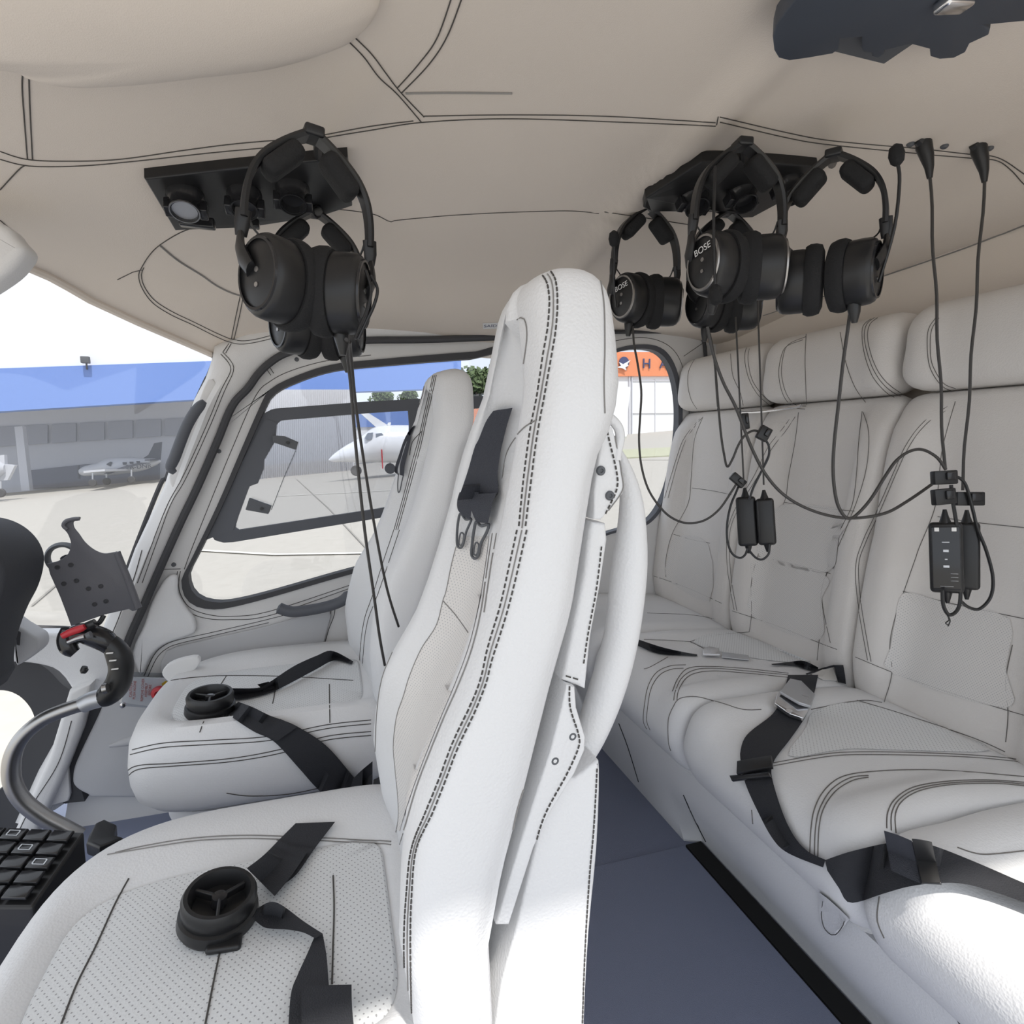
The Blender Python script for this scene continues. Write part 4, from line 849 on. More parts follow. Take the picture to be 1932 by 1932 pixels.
# shoulder harness hanging on the near backrest
sh = thing('shoulder_harness', 'grey black webbing hanging from the near headrest opening, with two hooked tongues', 'seat belt', oY(910, 850, .55))
straplet(zz('Z8', (905, 885), (860, 950), (815, 1060), (790, 1110), (750, 1250), (710, 1370), (690, 1430)), zz('Z8', (1020, 868), (985, 980), (960, 1080), (945, 1150), (930, 1270), (935, 1370), (925, 1400)), NB, sh, m=BELT, off=.006, th=.005)
straplet(zz('Z8', (700, 1380), (685, 1430), (690, 1490), (735, 1535)), zz('Z8', (815, 1380), (800, 1430), (775, 1480), (765, 1545)), NB, sh, m=BELT, off=.012, th=.008, name='belt_end', n=12)
straplet(zz('Z8', (795, 1390), (770, 1440), (775, 1500), (800, 1560)), zz('Z8', (925, 1385), (900, 1440), (885, 1510), (870, 1570)), NB, sh, m=BELT, off=.013, th=.008, name='belt_end', n=12)
def outline_tube(pts, trees, parent, r, name, m, off=.010, closed=True, depth=None):
    q = cr(pts, 5, closed); P = []
    for x, y in q:
        h = cast(x, y, trees) if trees else None
        P.append(h[0]-ray(x, y)*off if h else oD(x, y, depth))
    if closed: P.append(P[0]); 
    return MB().tube(P, r, 6).obj(name, m, parent)
for dx in (0,):
    outline_tube(zz('Z8', (705, 1510), (690, 1560), (683, 1640), (685, 1700), (700, 1718), (720, 1700), (740, 1620), (770, 1545), (735, 1545)), NB, sh, .0016, 'hooked_tongue', DGREY)
    outline_tube(zz('Z8', (800, 1560), (785, 1620), (775, 1700), (772, 1760), (790, 1782), (812, 1765), (830, 1690), (865, 1620), (875, 1575), (830, 1585)), NB, sh, .0018, 'hooked_tongue', DGREY)
    outline_tube(zz('Z8', (705, 1630), (695, 1695), (715, 1695), (725, 1640)), NB, sh, .001, 'tongue_slot', DGREY)
    outline_tube(zz('Z8', (795, 1690), (785, 1755), (805, 1755), (815, 1700)), NB, sh, .001, 'tongue_slot', DGREY)
sh2 = thing('shoulder_harness', 'thin dark harness straps with tongues hanging from the far headrest', 'seat belt', oY(765, 840, 1.2))
straplet(zz('A7', (1210, 655), (1170, 700), (1130, 780), (1100, 870), (1070, 960), (1065, 1010)), zz('A7', (1222, 660), (1185, 730), (1145, 800), (1115, 900), (1090, 980), (1090, 1030)), FB, sh2, m=BELT, off=.006)
straplet(zz('A7', (1175, 730), (1150, 800), (1125, 880), (1105, 960), (1105, 1030)), zz('A7', (1190, 735), (1178, 800), (1160, 880), (1143, 950), (1135, 1040)), FB, sh2, m=BELT, off=.008)
outline_tube(zz('A7', (1095, 1020), (1088, 1100), (1092, 1160), (1105, 1150), (1120, 1080), (1132, 1030)), FB, sh2, .0014, 'hooked_tongue', DGREY, closed=False)
# bench belts
BA2 = BVB+BASE
bl = thing('lap_belt', 'black lap belt with brushed metal lift buckle, draped over the middle bench cushion', 'seat belt', cast(1460, 1420, BA2)[0])
E1a = zz('Z6', (900, 328), (885, 380), (870, 430), (830, 500), (740, 570), (705, 610), (690, 660), (690, 700), (710, 800), (760, 915), (830, 1045), (900, 1110), (1052, 1172))
E1b = zz('Z6', (1030, 328), (1015, 400), (990, 480), (960, 535), (900, 620), (860, 670), (835, 710), (825, 760), (850, 860), (890, 970), (935, 1050), (990, 1105), (1062, 1138))
ribbon(E1a, E1b, BA2, .006, .0022, 60).obj('strap', WEB, bl)
def slab_on(pts, trees, off, th, name, m, par, r=.0015):
    h = []
    for x, y in pts:
        c = cast(x, y, trees); h.append((c[0]-CAM).dot(fw) if c else None)
    ok = [d for d in h if d]; mean = sum(ok)/len(ok)
    P = [oD(x, y, (d or mean)-off) for (x, y), d in zip(pts, h)]
    c = sum(P, V())/len(P); nn = V()
    for i in range(len(P)): nn += (P[i]-c).cross(P[(i+1) % len(P)]-c)
    nn.normalize()
    if nn.dot(CAM-c) < 0: nn = -nn
    return MB().slab(P, nn*th, r).obj(name, m, par)
slab_on(zz('Z6', (845, 425), (835, 465), (900, 512), (960, 532), (978, 505), (1000, 465), (990, 440), (870, 400)), BA2, .016, .008, 'buckle_body', CHR, bl)
slab_on(zz('Z6', (905, 355), (955, 365), (1015, 425), (995, 475), (945, 460), (862, 412)), BA2, .030, .006, 'lift_latch', ALU, bl)
slab_on(zz('Z6', (888, 480), (910, 482), (918, 492), (900, 500), (882, 490)), BA2, .031, .003, 'latch_pin', CHR, bl, .0008)
slab_on(zz('Z6', (680, 715), (830, 690), (836, 742), (678, 768)), BA2, .020, .006, 'webbing_keeper', BLK, bl)
slab_on(zz('Z6', (650, 775), (820, 760), (828, 780), (660, 798)), BA2, .016, .006, 'adjuster_bar', GLO, bl)
bl2 = thing('lap_belt', 'wide black belt end with square adjuster, lying across the nearer bench cushion', 'seat belt', cast(1640, 1620, BA2)[0])
ribbon(zz('Z6', (1060, 1140), (1130, 1115), (1200, 1095), (1330, 1066), (1440, 1060), (1530, 1075), (1700, 1140), (1932, 1240), (2100, 1310)), zz('Z6', (1070, 1185), (1120, 1260), (1172, 1327), (1320, 1285), (1430, 1255), (1560, 1240), (1700, 1250), (1932, 1325), (2100, 1400)), BA2, .014, .0022, 50).obj('strap', WEB, bl2)
ribbon(zz('Z6', (1318, 1010), (1380, 1030), (1440, 1055)), zz('Z6', (1350, 1185), (1415, 1215), (1478, 1242)), BA2, .022, .002, 8).obj('belt_fold', BELT, bl2)
ribbon(zz('Z6', (1440, 1046), (1480, 1050), (1528, 1060)), zz('Z6', (1485, 1236), (1525, 1238), (1566, 1238)), BA2, .027, .004, 8).obj('adjuster', BLK, bl2)
slab_on(zz('Z6', (1482, 1228), (1568, 1232), (1570, 1250), (1482, 1245)), BA2, .034, .003, 'adjuster_bar', GLO, bl2)
bl3 = thing('lap_belt', 'lap belt lying across the farthest bench cushion, small chrome buckle', 'seat belt', cast(1340, 1235, BA2)[0])
ribbon(zz('Z6', (240, 172), (340, 205), (440, 228), (500, 238)), zz('Z6', (240, 200), (330, 235), (440, 242), (500, 245)), BA2, .005, .0022, 16).obj('strap', WEB, bl3)
slab_on(zz('Z6', (525, 225), (550, 213), (595, 220), (600, 248), (525, 246)), BA2, .012, .006, 'buckle_body', CHR, bl3)
slab_on(zz('Z6', (545, 222), (588, 226), (590, 240), (545, 240)), BA2, .022, .002, 'buckle_face', BLK, bl3, .0005)
slab_on(zz('Z6', (610, 232), (725, 246), (726, 266), (608, 254)), BA2, .008, .003, 'belt_tongue', ALU, bl3)
bl4 = thing('lap_belt', 'tangled black belt with a white label, tucked by the middle backrest gap', 'seat belt', cast(1560, 1260, BA2)[0])
ribbon(zz('Z6', (825, 280), (900, 272), (965, 266), (1030, 295)), zz('Z6', (828, 284), (930, 288), (985, 308), (1030, 308)), BA2, .006, .003, 14).obj('strap', WEB, bl4)
ribbon(zz('Z6', (1098, 285), (1110, 330), (1118, 360)), zz('Z6', (1140, 285), (1148, 330), (1152, 368)), BA2, .006, .003, 10).obj('strap', WEB, bl4)
ribbon(zz('Z6', (975, 322), (1040, 300), (1100, 284)), zz('Z6', (980, 328), (1040, 308), (1100, 294)), BA2, .008, .003, 8).obj('strap', WEB, bl4)
slab_on(zz('Z6', (1000, 325), (1040, 305), (1095, 296), (1115, 355), (1050, 350)), BA2, .005, .001, 'care_label', PLAC, bl4, .0003)

# ================================================================== CEILING EQUIPMENT
def cdepth(x, y):
    h = cast(x, y, CB+WB); return (h[0]-CAM).dot(fw) if h else 1.2
def ceil_slab(px, th, r=.003, off=0):
    P = []
    for x, y in px:
        h = cast(x, y, CB); p = h[0] if h else oD(x, y, 1.0); P.append(p+V((0, 0, off)))
    return P
pn = thing('overhead_panel', 'black overhead panel with round vents above the far front door', 'panel', cast(460, 350, CB)[0])
P = ceil_slab([(272, 318), (430, 300), (655, 278), (664, 372), (605, 392), (470, 413), (330, 418)], 0)
MB().slab([p+V((0, 0, .004)) for p in P], (0, -.004, -.020), .003).obj('housing', BLK, pn, False)
def vent(x, y, r, parent, d=.028, lit=False, tilt=(.25, -.1)):
    h = cast(x, y, CB)[0]+V((0, -.012, -.020)); R = basis((1, 0, tilt[1]), (0, -1, tilt[0]*.3)); R = basis((1, 0, 0), (0, -.85, .5))
    # axis points down and towards the viewer's side
    ax = V((0, -.45, -.9)).normalized(); R = basis((1, 0, 0), ax.cross(V((1, 0, 0))))
    if (R @ V((0, 0, 1))).dot(ax) < 0: R = R @ Matrix.Rotation(math.pi, 3, 'X')
    b = MB(); b.lathe([(r*1.3, -.004), (r*1.3, .004), (r*1.05, .010), (r*.95, .018), (r, d), (r*.86, d), (r*.8, d-.012), (.001, d-.014)], h, R, 32); o = b.obj('vent', GLO, parent)
    b = MB(); b.lathe([(r*.98, d-.001), (r*1.02, d-.001), (r*1.02, d+.0015), (r*.94, d+.0015), (r*.94, d-.001)], h, R, 32, ring=True); b.obj('bezel', STL if lit else BLK, o)
    if lit: b = MB(); b.lathe([(.001, d-.006), (r*.9, d-.006), (r*.9, d-.003), (.001, d-.003)], h, R, 32); b.obj('lens', ALU, o)
    for k in (-1, 1):
        b = MB(); b.rbox(h+R @ V((k*r*1.15, -r*.4, d*.5)), (.006, .010, .010), .002, R); b.obj('wing', GLO, o)
    return o
vent(352, 352, .0205, pn, lit=True); vent(462, 350, .0195, pn); vent(552, 340, .0195, pn)
b = MB(); h = cast(375, 392, CB)[0]; b.rbox(h+V((0, -.02, -.030)), (.026, .008, .008), .003); b.obj('reading_light', GLO, pn)
b = MB(); h = cast(470, 395, CB)[0]; b.rbox(h+V((0, -.01, -.026)), (.016, .008, .007), .003); b.obj('switch', GLO, pn)
hk = MB().tube([oD(600, 255, .68), oD(600, 262, .72), cast(600, 300, CB)[0]], .006, 8).obj('hook', BLK, pn)
hk = MB().tube([cast(598, 385, CB)[0], oD(598, 398, .96), oD(596, 402, .97)], .009, 8).obj('hook', BLK, pn)
pn2 = thing('overhead_panel', 'black overhead panel above the bench, the four clustered headsets hanging from it', 'panel', cast(1370, 340, CB)[0])
P = ceil_slab([(1212, 376), (1216, 358), (1322, 288), (1400, 286), (1540, 298), (1545, 320), (1462, 372), (1418, 396), (1375, 398), (1345, 386), (1225, 384)], 0)
MB().slab([p+V((0, 0, .004)) for p in P], (0, -.004, -.020), .003).obj('housing', BLK, pn2, False)
vent(1302, 352, .021, pn2); vent(1392, 345, .021, pn2); vent(1480, 330, .021, pn2)
for a, b_, d0 in (((1240, 380), (1240, 396), 1.10), ((1405, 330), (1405, 272), .87), ((1570, 310), (1576, 294), .86), ((1372, 388), (1372, 402), 1.12)):
    MB().tube([cast(*a, CB)[0], oD(b_[0], b_[1]-6, d0+.02), oD(*b_, d0)], .007, 8).obj('hook', BLK, pn2)
# dark fitting close to the viewer
lt = thing('ceiling_latch', 'dark blue-grey moulded fitting on the ceiling, top right corner', 'latch', cast(1650, 60, CB)[0])
O = zz('A1', (210, 260), (230, 180), (290, 95), (400, -40), (560, -160), (900, -260), (1500, -260), (1990, -200), (1990, 140), (1640, 172), (1700, 200), (1690, 240), (1560, 300), (1530, 360), (1450, 400), (1350, 408), (1290, 390), (1285, 340), (1180, 312), (1150, 305), (980, 345), (975, 370), (930, 400), (890, 390), (885, 365), (830, 360), (815, 330), (820, 255), (670, 268), (665, 340), (620, 370), (450, 400), (320, 418), (250, 400), (220, 350))
O3 = [cast(x, y, CB)[0]-ray(x, y)*.05 for x, y in O]
b = MB(); b.slab(O3, (0, 0, .022), .002); b.obj('moulded_body', mat('dark slate plastic', (.055, .065, .085), .55), lt, True)
b = MB(); h = cast(1640, 30, CB)[0]; b.box(h+V((0, 0, -.01)), (.06, .03, .014)); b.obj('mounting_block', DGREY, lt)
b = MB(); h = cast(1800, 8, CB)[0]; b.rbox(h-ray(1800, 8)*.055, (.020, .010, .006), .004, basis((1, 0, .2), (0, 1, 0))); b.obj('metal_insert', CHR, lt, label='bright metal glint')
for x, y in ((1718, 271), (1782, 275), (1867, 279)):
    h = cast(x, y, CB)[0]; b = MB(); b.lathe([(.001, 0), (.006, 0), (.006, .003), (.004, .005), (.001, .004)], h+V((0, 0, .001)), Matrix.Rotation(math.pi, 3, 'X'), 16); b.obj('ceiling_screw', DGREY, None, label='dark screw head in the ceiling beside the two hanging cord sockets', cat='screw', group='screws beside the cord sockets')
# exit sticker
h = (oY(930, 614, 1.595), )
q_ = [cast(x, y, CB)[0] for x, y in ((911, 609), (947, 608), (947, 619), (911, 620))]; nq = (q_[1]-q_[0]).cross(q_[3]-q_[0]).normalized(); nq = nq if nq.dot(CAM-q_[0]) > 0 else -nq
b = MB(); b.slab([p+nq*.001 for p in q_], nq*.0006); stk = b.obj('exit_sticker', WHT, None, False, label='small white sticker reading SAÍDA above the front door', cat='sticker')
text('SAÍDA', .0165, sum(q_, V())/4+nq*.0018, basis(q_[1]-q_[0], q_[0]-q_[3]), NAV, stk, ext=.0001)
# ------------------------------------------------------------------ headsets
def headset(px, py, d, yaw, label, sc=1.0, roll=0, logo=False, mic=None, splay=.25, plug=0, pads=True):
    loc = oD(px, py, d); dr = (loc-CAM); dr.z = 0; dr.normalize()
    R = basis(V((dr.y, -dr.x, 0)), V((0, 0, 1)).cross(V((dr.y, -dr.x, 0)))) @ Matrix.Rotation(yaw, 3, 'Z') @ Matrix.Rotation(roll, 3, 'Y')
    T = lambda p: loc+R @ (V(p)*sc)
    t = thing('headset', label, 'headset', loc, None)
    def emit(b, n, m, par=None, **k): b.v = [T(p) for p in b.v]; return b.obj(n, m, par or t, **k)
    half = [(-.070, -.108), (-.069, -.085), (-.064, -.060), (-.053, -.039), (-.036, -.022), (-.014, -.006)]
    path = cr(half+[(0, 0)]+[(-x, z) for x, z in half[::-1]], 4); b = MB(); rg = []
    for i, (x, z) in enumerate(path):
        x0, z0_ = path[max(0, i-1)]; x1, z1 = path[min(len(path)-1, i+1)]; n = V((-(z1-z0_), 0, x1-x0)).normalized()
        w = .013-.004*abs(i/(len(path)-1)-.5)*2; c = V((x, 0, z)); th = .0036
        rg.append([c+n*th+V((0, -w*.8, 0)), c+V((0, -w, 0)), c-n*th+V((0, -w*.8, 0)), c-n*th+V((0, w*.8, 0)), c+V((0, w, 0)), c+n*th+V((0, w*.8, 0))])
    b.loft(rg); emit(b, 'headband', BLK)
    b = MB(); b.rbox((0, 0, .001), (.011, .0145, .006), .003); emit(b, 'band_hinge', BLK)
    if pads:
        for s in (-1, 1):
            b = MB(); b.rbox((s*.031, 0, -.037), (.026, .017, .011), .009, Matrix.Rotation(s*.80, 3, 'Y')); emit(b, 'head_pad', BLKM)
    for s in (-1, 1):
        ys = -1 if logo and s < 0 else 1
        b = MB(); b.tube([(s*.070, 0, -.100), (s*.0715, 0, -.115), (s*.072, .002, -.128)], [.0085, .008, .006], 10, flat=.5, upv=(0, 1, 0)); emit(b, 'slider', BLK)
        b = MB(); b.tube([(s*.0725, .003, -.125), (s*.073, .0, -.140), (s*.070, -.012*ys, -.155), (s*.064, -.022*ys, -.168)], [.008, .011, .013, .011], 12, flat=.45); emit(b, 'yoke_arm', BLK)
        Rc = Matrix.Rotation(-s*splay, 3, 'Z') @ basis((0, 1, 0), (0, 0, 1) if s > 0 else (0, 0, 1))
        # cup axis is local x: columns y, z, x
        Rc = Matrix.Rotation(-s*splay, 3, 'Z') @ (Matrix(((0, 0, s), (s, 0, 0), (0, 1, 0))))
        cc = V((s*.012, 0, -.172))
        b = MB(); b.lathe([(.55, -.004), (.75, -.008), (.95, -.004), (1.0, .004), (1.0, .012), (.94, .018), (.9, .018)], cc, Rc, 36, .040, .052)
        # z of the profile is metres, radius is scaled by sx, sy
        pad = emit(b, 'ear_cushion', BLKM)
        b = MB(); b.lathe([(.5, .014), (.93, .016), (.95, .022), (.95, .036), (.93, .046), (.88, .051), (.80, .0535), (.001, .0548)], cc, Rc, 36, .037, .049); cup = emit(b, 'ear_cup', BLK)
        b = MB(); b.lathe([(.74, .053), (.80, .0525), (.78, .0555), (.72, .0555)], cc, Rc, 36, .038, .050, ring=True); emit(b, 'trim_ring', GLO if not logo else STL, cup)
        b = MB(); b.lathe([(.001, .0545), (.08, .0545), (.08, .0558), (.001, .0558)], cc+V((0, 0, -.012)), Rc, 14, .034, .034); emit(b, 'port', STL, cup)
        b = MB(); b.lathe([(.001, .0545), (.09, .0545), (.09, .0558), (.001, .0558)], cc+V((0, 0, .004)), Rc, 14, .034, .034); emit(b, 'port', STL, cup)
        if logo and s < 0:
            q = cc+Rc @ V((0, .018, .0562)); tb = R @ Rc @ Matrix.Rotation(.25, 3, 'Z')
            xx = tb @ V((1, 0, 0)); yy = tb @ V((0, 1, 0)); nn = R @ Rc @ V((0, 0, 1))
            if xx.cross(yy).dot(nn) < 0: xx = -xx
            text('BOSE', .0135*sc, T(q), basis(xx, yy), WHT, cup, ext=.0001)
    b = MB(); b.tube(cr([(.066, .006, -.100), (.062, .010, -.116), (.052, .012, -.124), (.045, .010, -.135), (.044, .006, -.142)], 3), .0013, 6); emit(b, 'link_wire', BLK)
    b = MB(); b.tube(cr([(-.066, .006, -.100), (-.060, .010, -.112), (-.052, .012, -.120), (-.045, .010, -.132), (-.044, .006, -.140)], 3), .0013, 6); emit(b, 'link_wire', BLK)
    s = 1 if plug >= 0 else -1
    b = MB(); b.tube([(s*.038, -.006, -.215), (s*.040, -.008, -.228), (s*.041, -.008, -.242)], [.010, .008, .004], 10); emit(b, 'cable_boot', BLK)
    if mic:
        b = MB(); b.tube([T(p) for p in ()] or [V(p) for p in cr(mic, 4)], .0022, 8); emit(b, 'microphone_boom', BLK)
        e = V(mic[-1]); e0 = V(mic[-2]); dd = (e-e0).normalized(); b = MB(); b.tube([e-dd*.004, e, e+dd*.010, e+dd*.020, e+dd*.024], [.004, .008, .010, .008, .002], 12); emit(b, 'microphone_windscreen', BLKM)
    return t
HS1 = headset(590, 256, .64, .22, 'large black headset hanging at the front of the black panel by the far door', .96, roll=.07, splay=.55, pads=True)
HS2 = headset(594, 402, .98, .10, 'black headset hanging lower behind the front one, by the far door', 1.08, splay=.4)
HS3 = headset(1222, 394, 1.12, .55, 'leftmost black headset of the bench cluster, microphone raised at its left', 1.0, logo=True, mic=[(-.070, -.01, -.19), (-.078, -.015, -.15), (-.080, -.018, -.10), (-.082, -.02, -.08)], splay=.35, plug=-1)
HS4 = headset(1400, 274, .85, .50, 'tallest black headset in the middle of the bench cluster', 1.0, logo=True, mic=[(-.060, -.04, -.05), (-.062, -.045, -.12), (-.060, -.048, -.18), (-.058, -.05, -.215)], splay=.35, plug=-1)
HS5 = headset(1372, 402, 1.12, .50, 'black headset hanging low behind the middle one, cups under it', 1.0, splay=.3, plug=-1)
HS6 = headset(1574, 294, .85, -.15, 'rightmost black headset of the bench cluster, microphone raised at its right', 1.0, mic=[(.068, -.01, -.19), (.082, -.012, -.12), (.084, -.012, -.06), (.080, -.014, -.035)], splay=.15, plug=1)
def cable(pts, d, par, r=.0021, name='cable', m=None):
    """pts in photo pixels, d: depth or (start, end)"""
    q = cr(pts, 6); n = len(q)-1; d0, d1 = d if isinstance(d, tuple) else (d, d)
    return MB().tube([oD(x, y, d0+(d1-d0)*i/n) for i, (x, y) in enumerate(q)], r, 8).obj(name, m or BLK, par)
CBL = mat('dark grey cable', (.045, .042, .04), .5)
cable([(653, 640), (655, 670), (661, 720), (672, 850), (688, 1000), (705, 1120), (716, 1200), (726, 1255)], (.66, .92), HS1, .0021, m=CBL)
cable([(660, 645), (663, 680), (672, 770), (688, 880), (708, 1000), (730, 1110), (752, 1182)], (.70, 1.0), HS2, .0021, m=CBL)
cable([(700, 520), (712, 545), (706, 575), (690, 610), (676, 640)], .64, HS1, .0018); cable([(690, 510), (700, 545), (694, 580), (680, 615), (670, 640)], .64, HS1, .0018)
cable(zz('Z5', (150, 40), (155, 120), (170, 200), (188, 330), (183, 450), (178, 560), (190, 680), (225, 790), (290, 880), (350, 922), (410, 935), (480, 920), (545, 870), (600, 790), (625, 750)), (1.12, 1.06), HS3, m=CBL)
cable(zz('Z5', (495, 50), (520, 180), (535, 350), (550, 520), (565, 620), (580, 677), (605, 640), (630, 580), (660, 535), (700, 513), (735, 522)), (1.1, 1.04), HS5, m=CBL)
cable(zz('Z5', (490, 40), (515, 160), (560, 290), (620, 410), (690, 590), (760, 720), (850, 815), (980, 882), (1130, 912), (1290, 892), (1400, 835), (1530, 745)), (.9, .93), HS4, .0024, m=CBL)
cable(zz('Z5', (1140, -30), (1128, 60), (1108, 200), (1088, 380), (1068, 560), (1062, 700), (1075, 820), (1100, 885), (1130, 912), (1165, 900), (1230, 830), (1300, 720), (1350, 650), (1410, 608), (1470, 600), (1535, 635), (1575, 690)), (.86, .93), HS6, .0024, m=CBL)
def vcord(x0, y0, x1, y1, label, plug=True, dd=0):
    h = cast(x0, y0, CB)[0]; d = (h-CAM).dot(fw)
    t = thing('intercom_cord', label, 'cord', h)
    # hangs plumb below the socket
    a = h+V((0, 0, 0)); e = oD(x1, y1, 1); dn = ray(x1, y1); k = math.hypot(h.x, h.y)/math.hypot(dn.x, dn.y); e = CAM+dn*k
    kk = a+V((.012, 0, -.05))if plug else a
    if plug:
        b = MB(); b.tube([a+V((0, 0, .004)), a+V((.002, 0, -.006)), a+V((.008, -.002, -.022)), a+V((.012, -.004, -.038)), a+V((.014, -.005, -.056))], [.011, .012, .010, .007, .004], 12); b.obj('plug', BLK, t)
        b = MB(); b.tube([a+V((-.012, 0, .002)), a+V((.0, 0, -.004))], [.007, .009], 8); b.obj('socket_cap', BLK, t)
    st = a+V((.014, -.005, -.054)) if plug else a
    b = MB(); b.tube([st+(e-st)*(i/20)+V((.002*math.sin(i), 0, 0)) for i in range(21)], .0024, 8); b.obj('cord', CBL, t)
    return t, e
K1, e1 = vcord(1742, 268, 1782, 885, 'left of the two long black cords plugged into the ceiling at the right')
K2, e2 = vcord(1846, 276, 1815, 925, 'right of the two long black cords plugged into the ceiling at the right')
def pcord(x0, y0, x1, y1, d, label):
    t = thing('intercom_cord', label, 'cord', oD(x0, y0, d)); MB().tube([oD(x0, y0, d), oD((x0+x1)/2, (y0+y1)/2, d), oD(x1, y1, d)], .0016, 8).obj('cord', CBL, t); return t
K3 = pcord(1388, 598, 1403, 905, 1.10, 'thin black cord hanging beside the far bench headrest to a small module')
K4 = pcord(1429, 550, 1441, 915, 1.08, 'thin black cord hanging across the far bench headrest to the right-hand small module')
def module(x0, y0, x1, y1, w, d, label, face=False, tp=None):
    a, e = oD(x0, y0, d), oD(x1, y1, d); ax = (e-a); L = ax.length; z = ax.normalized(); c = (a+e)/2
    y = (CAM-c); y = (y-z*y.dot(z)).normalized(); x = y.cross(z); R = Matrix((x, y, z)).transposed(); hw = w*d/F/2
    t = thing('control_module', label, 'controller', c)
    b = MB(); b.rbox(c, (hw, .010, L/2), .006, R, 3); b.obj('case', BLK, t)
    b = MB(); b.tube([a-z*L*.18, a-z*L*.08, a+z*.004], [.0025, .005, .009], 10); b.obj('cable_boot', BLK, t)
    b = MB(); b.tube([e-z*.004, e+z*L*.06, e+z*L*.15], [.008, .005, .0025], 10); b.obj('cable_boot', BLK, t)
    if face:
        b = MB(); b.rbox(c+y*.0095, (hw*.84, .002, L*.44), .0015, R); b.obj('face_plate', GLO, t)
        for k, (u, v, s1, s2, m) in enumerate([(-.5, .40, .10, .045, PLAC), (.5, .40, .10, .045, PLAC), (0, .22, .16, .012, ALU), (0, .10, .12, .03, ALU), (0, -.02, .06, .015, ALU), (0, -.12, .13, .03, ALU), (-.45, -.22, .16, .006, ALU), (-.45, -.27, .16, .006, ALU), (-.45, -.32, .16, .006, ALU), (0, -.40, .28, .006, ALU)]):
            b = MB(); b.rbox(c+y*.0118+x*(-u*hw)-z*(v*L), (s1*hw*1.4, .0006, s2*L*.6), .0003, R, 1); b.obj('button' if k < 6 else 'marking', m, t)
    return t
m1 = module(1406, 937, 1412, 1030, 35, 1.08, 'small black control module hanging left of its twin before the bench')
m2 = module(1442, 940, 1448, 1028, 32, 1.06, 'small black control module hanging right of its twin before the bench')
m3 = module(1783, 985, 1787, 1118, 52, .90, 'black control module with white buttons and markings, at the right', True)
m4 = module(1824, 985, 1824, 1112, 40, .94, 'plain black control module hanging behind the one with white buttons')
cable(zz('Z5', (672, 1050), (660, 1080), (635, 1093), (600, 1070), (580, 1010), (580, 930), (597, 850), (622, 790), (640, 740)), 1.07, m1, .002)
cable(zz('Z5', (680, 1060), (710, 1092), (740, 1100), (768, 1075), (772, 1030)), 1.05, m2, .002)
cable(zz('Z5', (680, 830), (700, 770), (740, 690), (768, 630), (768, 580), (745, 545)), 1.04, m2, .002)
cable(zz('Z5', (1560, 1240), (1565, 1310), (1590, 1352), (1625, 1335), (1642, 1280), (1640, 1150), (1630, 980), (1605, 820), (1600, 760)), .885, m3, .0026)
cable(zz('Z5', (1645, 1290), (1680, 1318), (1730, 1325), (1780, 1270), (1790, 1180), (1760, 1060), (1720, 960), (1700, 880), (1670, 770), (1640, 730), (1605, 722)), .92, m4, .0024)
cable(zz('Z5', (1580, 1350), (1590, 1375), (1575, 1390), (1590, 1400)), .885, m3, .0009, 'wire_tie'); cable(zz('Z5', (1585, 1352), (1595, 1380), (1585, 1405)), .885, m3, .0009, 'wire_tie')
def clip(x, y, w, h, d, ang, label):
    c = oD(x, y, d); R = basis(rt, up) @ Matrix.Rotation(ang, 3, 'Z'); s = d/F
    t = thing('cable_clip', label, 'clip', c)
    b = MB(); b.rbox(c, (w*s/2, h*s/2, .006), .002, R, 2); b.obj('clip_body', BLK, t)
    b = MB(); b.rbox(c+R @ V((w*s*.15, h*s*.1, .006)), (w*s*.2, h*s*.28, .004), .002, R, 2); b.obj('clip_jaw', GLO, t)
    return t
clip(1392, 906, 30, 16, 1.06, -.7, 'black cable clip just above the left small module')
clip(1441, 818, 22, 26, 1.03, -.5, 'black cable clip on the cord above the right small module')
clip(1405, 795, 14, 30, 1.08, .1, 'small black clip on the cord just beneath the far headrest')
clip(1781, 901, 44, 26, .89, .05, 'black clip gathering the cables, topmost above the white-buttoned module')
clip(1780, 937, 40, 30, .88, .1, 'black velcro tie on the cable below the topmost clip')
clip(1828, 941, 52, 26, .93, 0, 'flat black velcro tab sticking out right of the hanging modules')

# ================================================================== COCKPIT THINGS
def ptube(pts, Y, n=16, k=1.0):
    q = cr(pts, 5); return MB().tube([oY(x, y, Y) for x, y, r in q], [max(.0008, r*(oY(x, y, Y)-CAM).dot(fw)/F*k) for x, y, r in q], n)
cy = thing('cyclic_stick', 'curved brushed metal control stick with black multi-button grip', 'control stick', oY(150, 1600, 1.30))
ptube([(150, 1578, 15), (116, 1560, 15), (81, 1541, 15), (45, 1513, 15), (25, 1480, 15), (21, 1445, 15), (29, 1412, 14), (48, 1384, 13), (80, 1358, 13), (115, 1342, 13), (160, 1327, 13)], 1.30).obj('tube', STL, cy)
ptube([(155, 1330, 16), (172, 1322, 17), (195, 1316, 17)], 1.30).obj('collar', ALU, cy)
ptube([(190, 1318, 17), (205, 1310, 21), (222, 1290, 22), (229, 1262, 21), (224, 1236, 21), (212, 1218, 18), (198, 1210, 16)], 1.30).obj('grip', BLK, cy)
ptube([(212, 1222, 16), (196, 1208, 20), (172, 1198, 20), (150, 1194, 18), (132, 1205, 17)], 1.30).obj('grip_head', GLO, cy)
ptube([(124, 1186, 8), (122, 1205, 13), (130, 1222, 15), (142, 1232, 10)], 1.29).obj('grip_nose', GLO, cy)
ptube([(118, 1200, 6), (135, 1192, 7), (152, 1186, 7), (160, 1182, 5)], 1.27).obj('red_trigger', RED, cy, label='red trigger guard')
